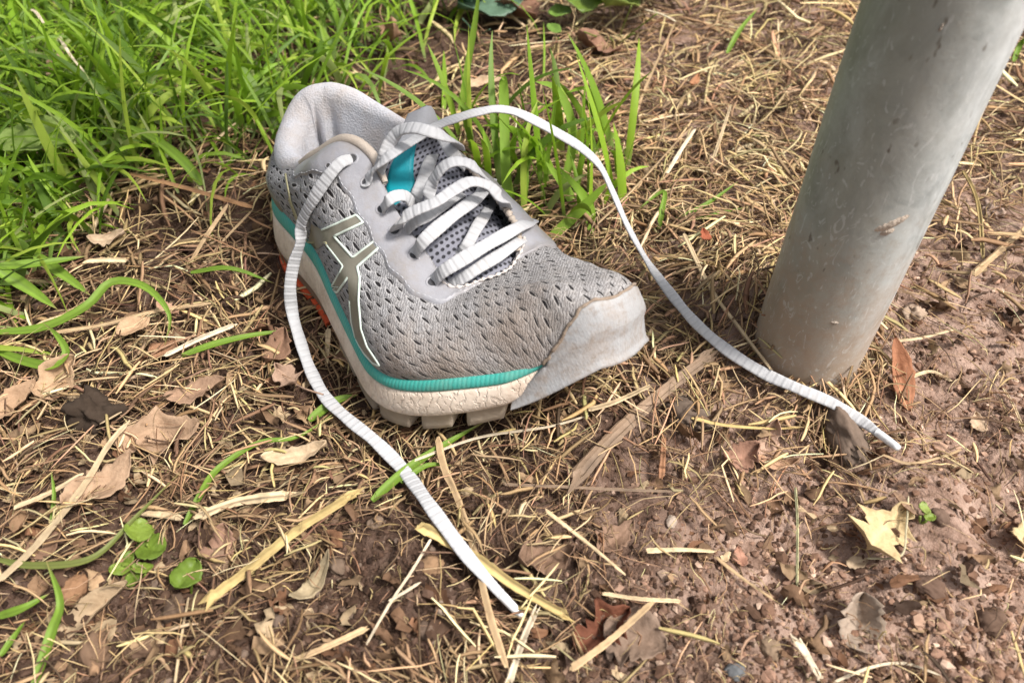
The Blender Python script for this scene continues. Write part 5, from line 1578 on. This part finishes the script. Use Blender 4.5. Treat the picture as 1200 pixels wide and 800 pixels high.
sprout(222, 695, 'lone round green leaf on a thin stem at the bottom left', [(225, 683, .0135, .0125, 1.2, GL, .007, .1)])
sprout(1080, 612, 'tiny sprout right of the torn yellow leaf', [(1078, 603, .006, .005, 1.4, GP, .005, .2), (1086, 610, .005, .004, .1, GL2, .003, 0)])
sprout(72, 232, 'broad pale green leaf low in the grass at the left', [(75, 224, .055, .034, .05, (.26, .36, .09), .040, .15)], 'plant', 'broadleaf_plant')
sprout(158, 175, 'dark broad leaf behind the widest grass blade at the upper left', [(160, 160, .036, .026, .3, GL2, .015, .2)], 'plant', 'broadleaf_plant')
sprout(722, 50, 'clump of round green leaves at the top right of centre', [(680, 36, .050, .048, .2, GL, .030, .3), (714, 44, .050, .050, 1.2, GP, .034, .2), (746, 38, .052, .052, 1.9, GP, .040, .1), (742, 2, .07, .055, .4, GP, .045, .0), (776, 12, .045, .040, .2, GL2, .035, -.2)], 'plant', 'broadleaf_plant')
sprout(560, 40, 'bluish green ivy leaves at the top centre', [(540, 20, .07, .05, 1.9, (.10, .19, .12), .022, .2), (576, 34, .06, .04, .3, (.12, .20, .13), .020, .1)], 'plant', 'broadleaf_plant')
sprout(652, 52, 'small bright green leaf right of the tall grass stalk', [(655, 44, .022, .018, .4, (.18, .30, .05), .022, .1), (648, 56, .018, .012, 1.9, (.16, .27, .05), .016, .1)], 'plant', 'broadleaf_plant')

# single grass blades that stand out
def gb(px, w, label, lifts=None, col=None, **kw):
    return blade_mesh(px, w, col or (.24, .38, .045), 'green_leaf', label, lifts=lifts, **kw)
gb([(-6, 410), (34, 424), (62, 427), (77, 412), (66, 392), (50, 378)], .0058, 'broad grass blade hooked back on itself at the left edge', [.012, .014, .016, .02, .022, .02])
gb([(-6, 389), (50, 383), (101, 358), (128, 331), (158, 331), (182, 345), (199, 372), (192, 408)], .0062, 'long grass blade arching over the level straw at the left', [.012, .014, .022, .03, .03, .026, .018, .006])
gb([(-4, 312), (50, 307), (101, 300)], .0066, 'straight wide grass blade reaching from the left edge', [.03, .03, .026])
gb([(-4, 314), (34, 338), (67, 362)], .0080, 'wide grass blade bending down at the left edge', [.03, .022, .014])
gb([(40, 298), (75, 322), (106, 346)], .0072, 'short wide blade under the straight wide grass blade', [.024, .018, .010])
gb([(213, 416), (253, 402), (297, 392), (345, 386)], .0045, 'flat green blade lying between the white straw and the near lace', [.012, .014, .014, .010])
gb([(223, 319), (270, 314), (322, 332)], .0036, 'thin grass blade lying left of the heel', [.012, .016, .010])
gb([(216, 614), (234, 580), (256, 548), (304, 518), (350, 511), (400, 478)], .0036, 'long green blade curving from the litter up to the sole', [.006, .010, .012, .013, .012, .010])
gb([(436, 586), (462, 562), (490, 540), (528, 516), (568, 494)], .0052, 'green blade lying under the near lace below the lugs', [.006, .010, .011, .012, .010])
gb([(470, 565), (500, 545), (530, 545)], .0030, 'short bent green blade right of the near lace', [.009, .012, .006])
gb([(-4, 655), (40, 662), (108, 653), (160, 604), (212, 552)], .0034, 'yellowing grass blade crossing the long pale straw above the seedlings', [.01, .013, .014, .012, .010], col=(.24, .27, .07))
gb([(38, 806), (60, 740), (70, 704), (54, 656)], .0048, 'upright green blade at the bottom left corner', [.006, .012, .018, .02])
gb([(-4, 722), (26, 712), (58, 695)], .0040, 'short green blade at the left edge above the bottom corner', [.012, .014, .010])
gb([(0, 768), (16, 745), (30, 726)], .0030, 'thin lower blade at the left edge above the bottom corner', [.01, .012, .010])
gb([(60, 614), (63, 580), (60, 552)], .0022, 'thin upright green blade left of the narrow tan leaf', [.004, .010, .016])
gb([(237, 216), (212, 186), (175, 159), (122, 137)], .0078, 'widest grass blade lying across the grass at the upper left', [.01, .022, .032, .036])
gb([(362, 492), (392, 470), (420, 462)], .0060, 'green blade tucked under the sole at the near lace', [.006, .010, .008])
gb([(772, 268), (776, 246), (777, 224), (742, 250)], .0040, 'folded green blade behind the far lace', [.004, .012, .02, .01])
gb([(790, 258), (829, 238), (866, 212)], .0034, 'upper green blade reaching towards the post', [.006, .014, .016])
gb([(790, 261), (829, 252), (874, 243)], .0034, 'lower green blade reaching towards the post', [.006, .010, .010])
gb([(852, 62), (868, 34), (890, 8)], .0050, 'green blade in the hay at the top left of the post', [.012, .02, .03])
gb([(1188, 72), (1196, 52), (1206, 40)], .0050, 'green blade behind the post at the right edge', [.01, .02, .03])

# tuft behind the shoe: every blade a part of the tuft
def tuft():
    c = ground_pt(640, 262, 0)
    e = empty('grass_tuft', c.tolist())
    tag(e, 'tuft of upright grass growing behind the laces of the shoe', 'tuft')
    rng = np.random.default_rng(21)
    def put(V, F, C_):
        make_obj('blade', V - c, F, M_GRASS, e, colors=C_)
    n = 55
    for i in range(n):
        u = 540 + 195 * rng.random() ** 1.1; v = rng.uniform(190, 272) - (u < 600) * 28
        b = ground_pt(u, v, -.002)[None]
        V, F, C_ = blades(b, np.array([rng.uniform(.05, .115)]), np.array([rng.uniform(.0028, .0066)]), np.array([rng.uniform(0, 6.28)]), np.array([abs(rng.normal(.8, .5))]), np.array([abs(rng.normal(.15, .14))]), greenc(1, rng), 9, rng)
        V, F, C_ = clear((V, F, C_), 27, 0)
        if len(V): put(V, F, C_)
    # the blades one can follow by eye: root pixel, then tip pixels with the distance they have moved towards the camera
    for px, w in (([(537, 150), (546, 90), (556, 30), (562, -14)], .0052), ([(520, 132), (521, 96), (520, 60)], .0050), ([(596, 262), (592, 180), (590, 100), (588, 92)], .0066),
                  ([(640, 285), (676, 250), (712, 214)], .0068), ([(648, 236), (668, 190), (669, 140), (652, 104), (628, 96)], .0060), ([(680, 262), (664, 222), (640, 190)], .0066),
                  ([(690, 280), (690, 240), (655, 196)], .0060), ([(634, 250), (640, 200), (648, 140), (654, 96)], .0034), ([(606, 185), (626, 178), (643, 170)], .0046),
                  ([(695, 196), (705, 150), (690, 106), (664, 108)], .0040), ([(735, 185), (720, 160), (690, 150)], .0036), ([(637, 100), (638, 60), (637, 26)], .0022), ([(575, 250), (572, 190), (566, 150)], .0046), ([(612, 262), (616, 200), (606, 150)], .0040)):
        g = ground_pt(*px[0], 0); d0 = depth_of(g)
        Q = np.array([at_depth(u, v, d0 + .006 - .010 * k) if k else g for k, (u, v) in enumerate(px)])
        A = catmull(Q, 16) if len(Q) > 2 else Q
        s = np.linspace(0, 1, 16); tg = unit(np.gradient(A, axis=0)); view = unit(CAMV - A)
        tw = rng.uniform(-.8, .8)
        sd_ = unit(np.cross(tg, view)); nv = np.cross(sd_, tg); sd_ = sd_ * math.cos(tw) + nv * math.sin(tw); nv = np.cross(sd_, tg)
        ww = w * .5 * np.interp(s, [0, .15, .6, .9, 1], [.7, 1, 1, .5, .06])[:, None]
        V = np.stack([A - sd_ * ww, A - nv * ww * .3, A + sd_ * ww], 1).reshape(-1, 3)
        put(V, grid_faces(16, 3), np.tile(np.array([.26, .42, .045]) * rng.uniform(.8, 1.2), (48, 1)))
tuft()
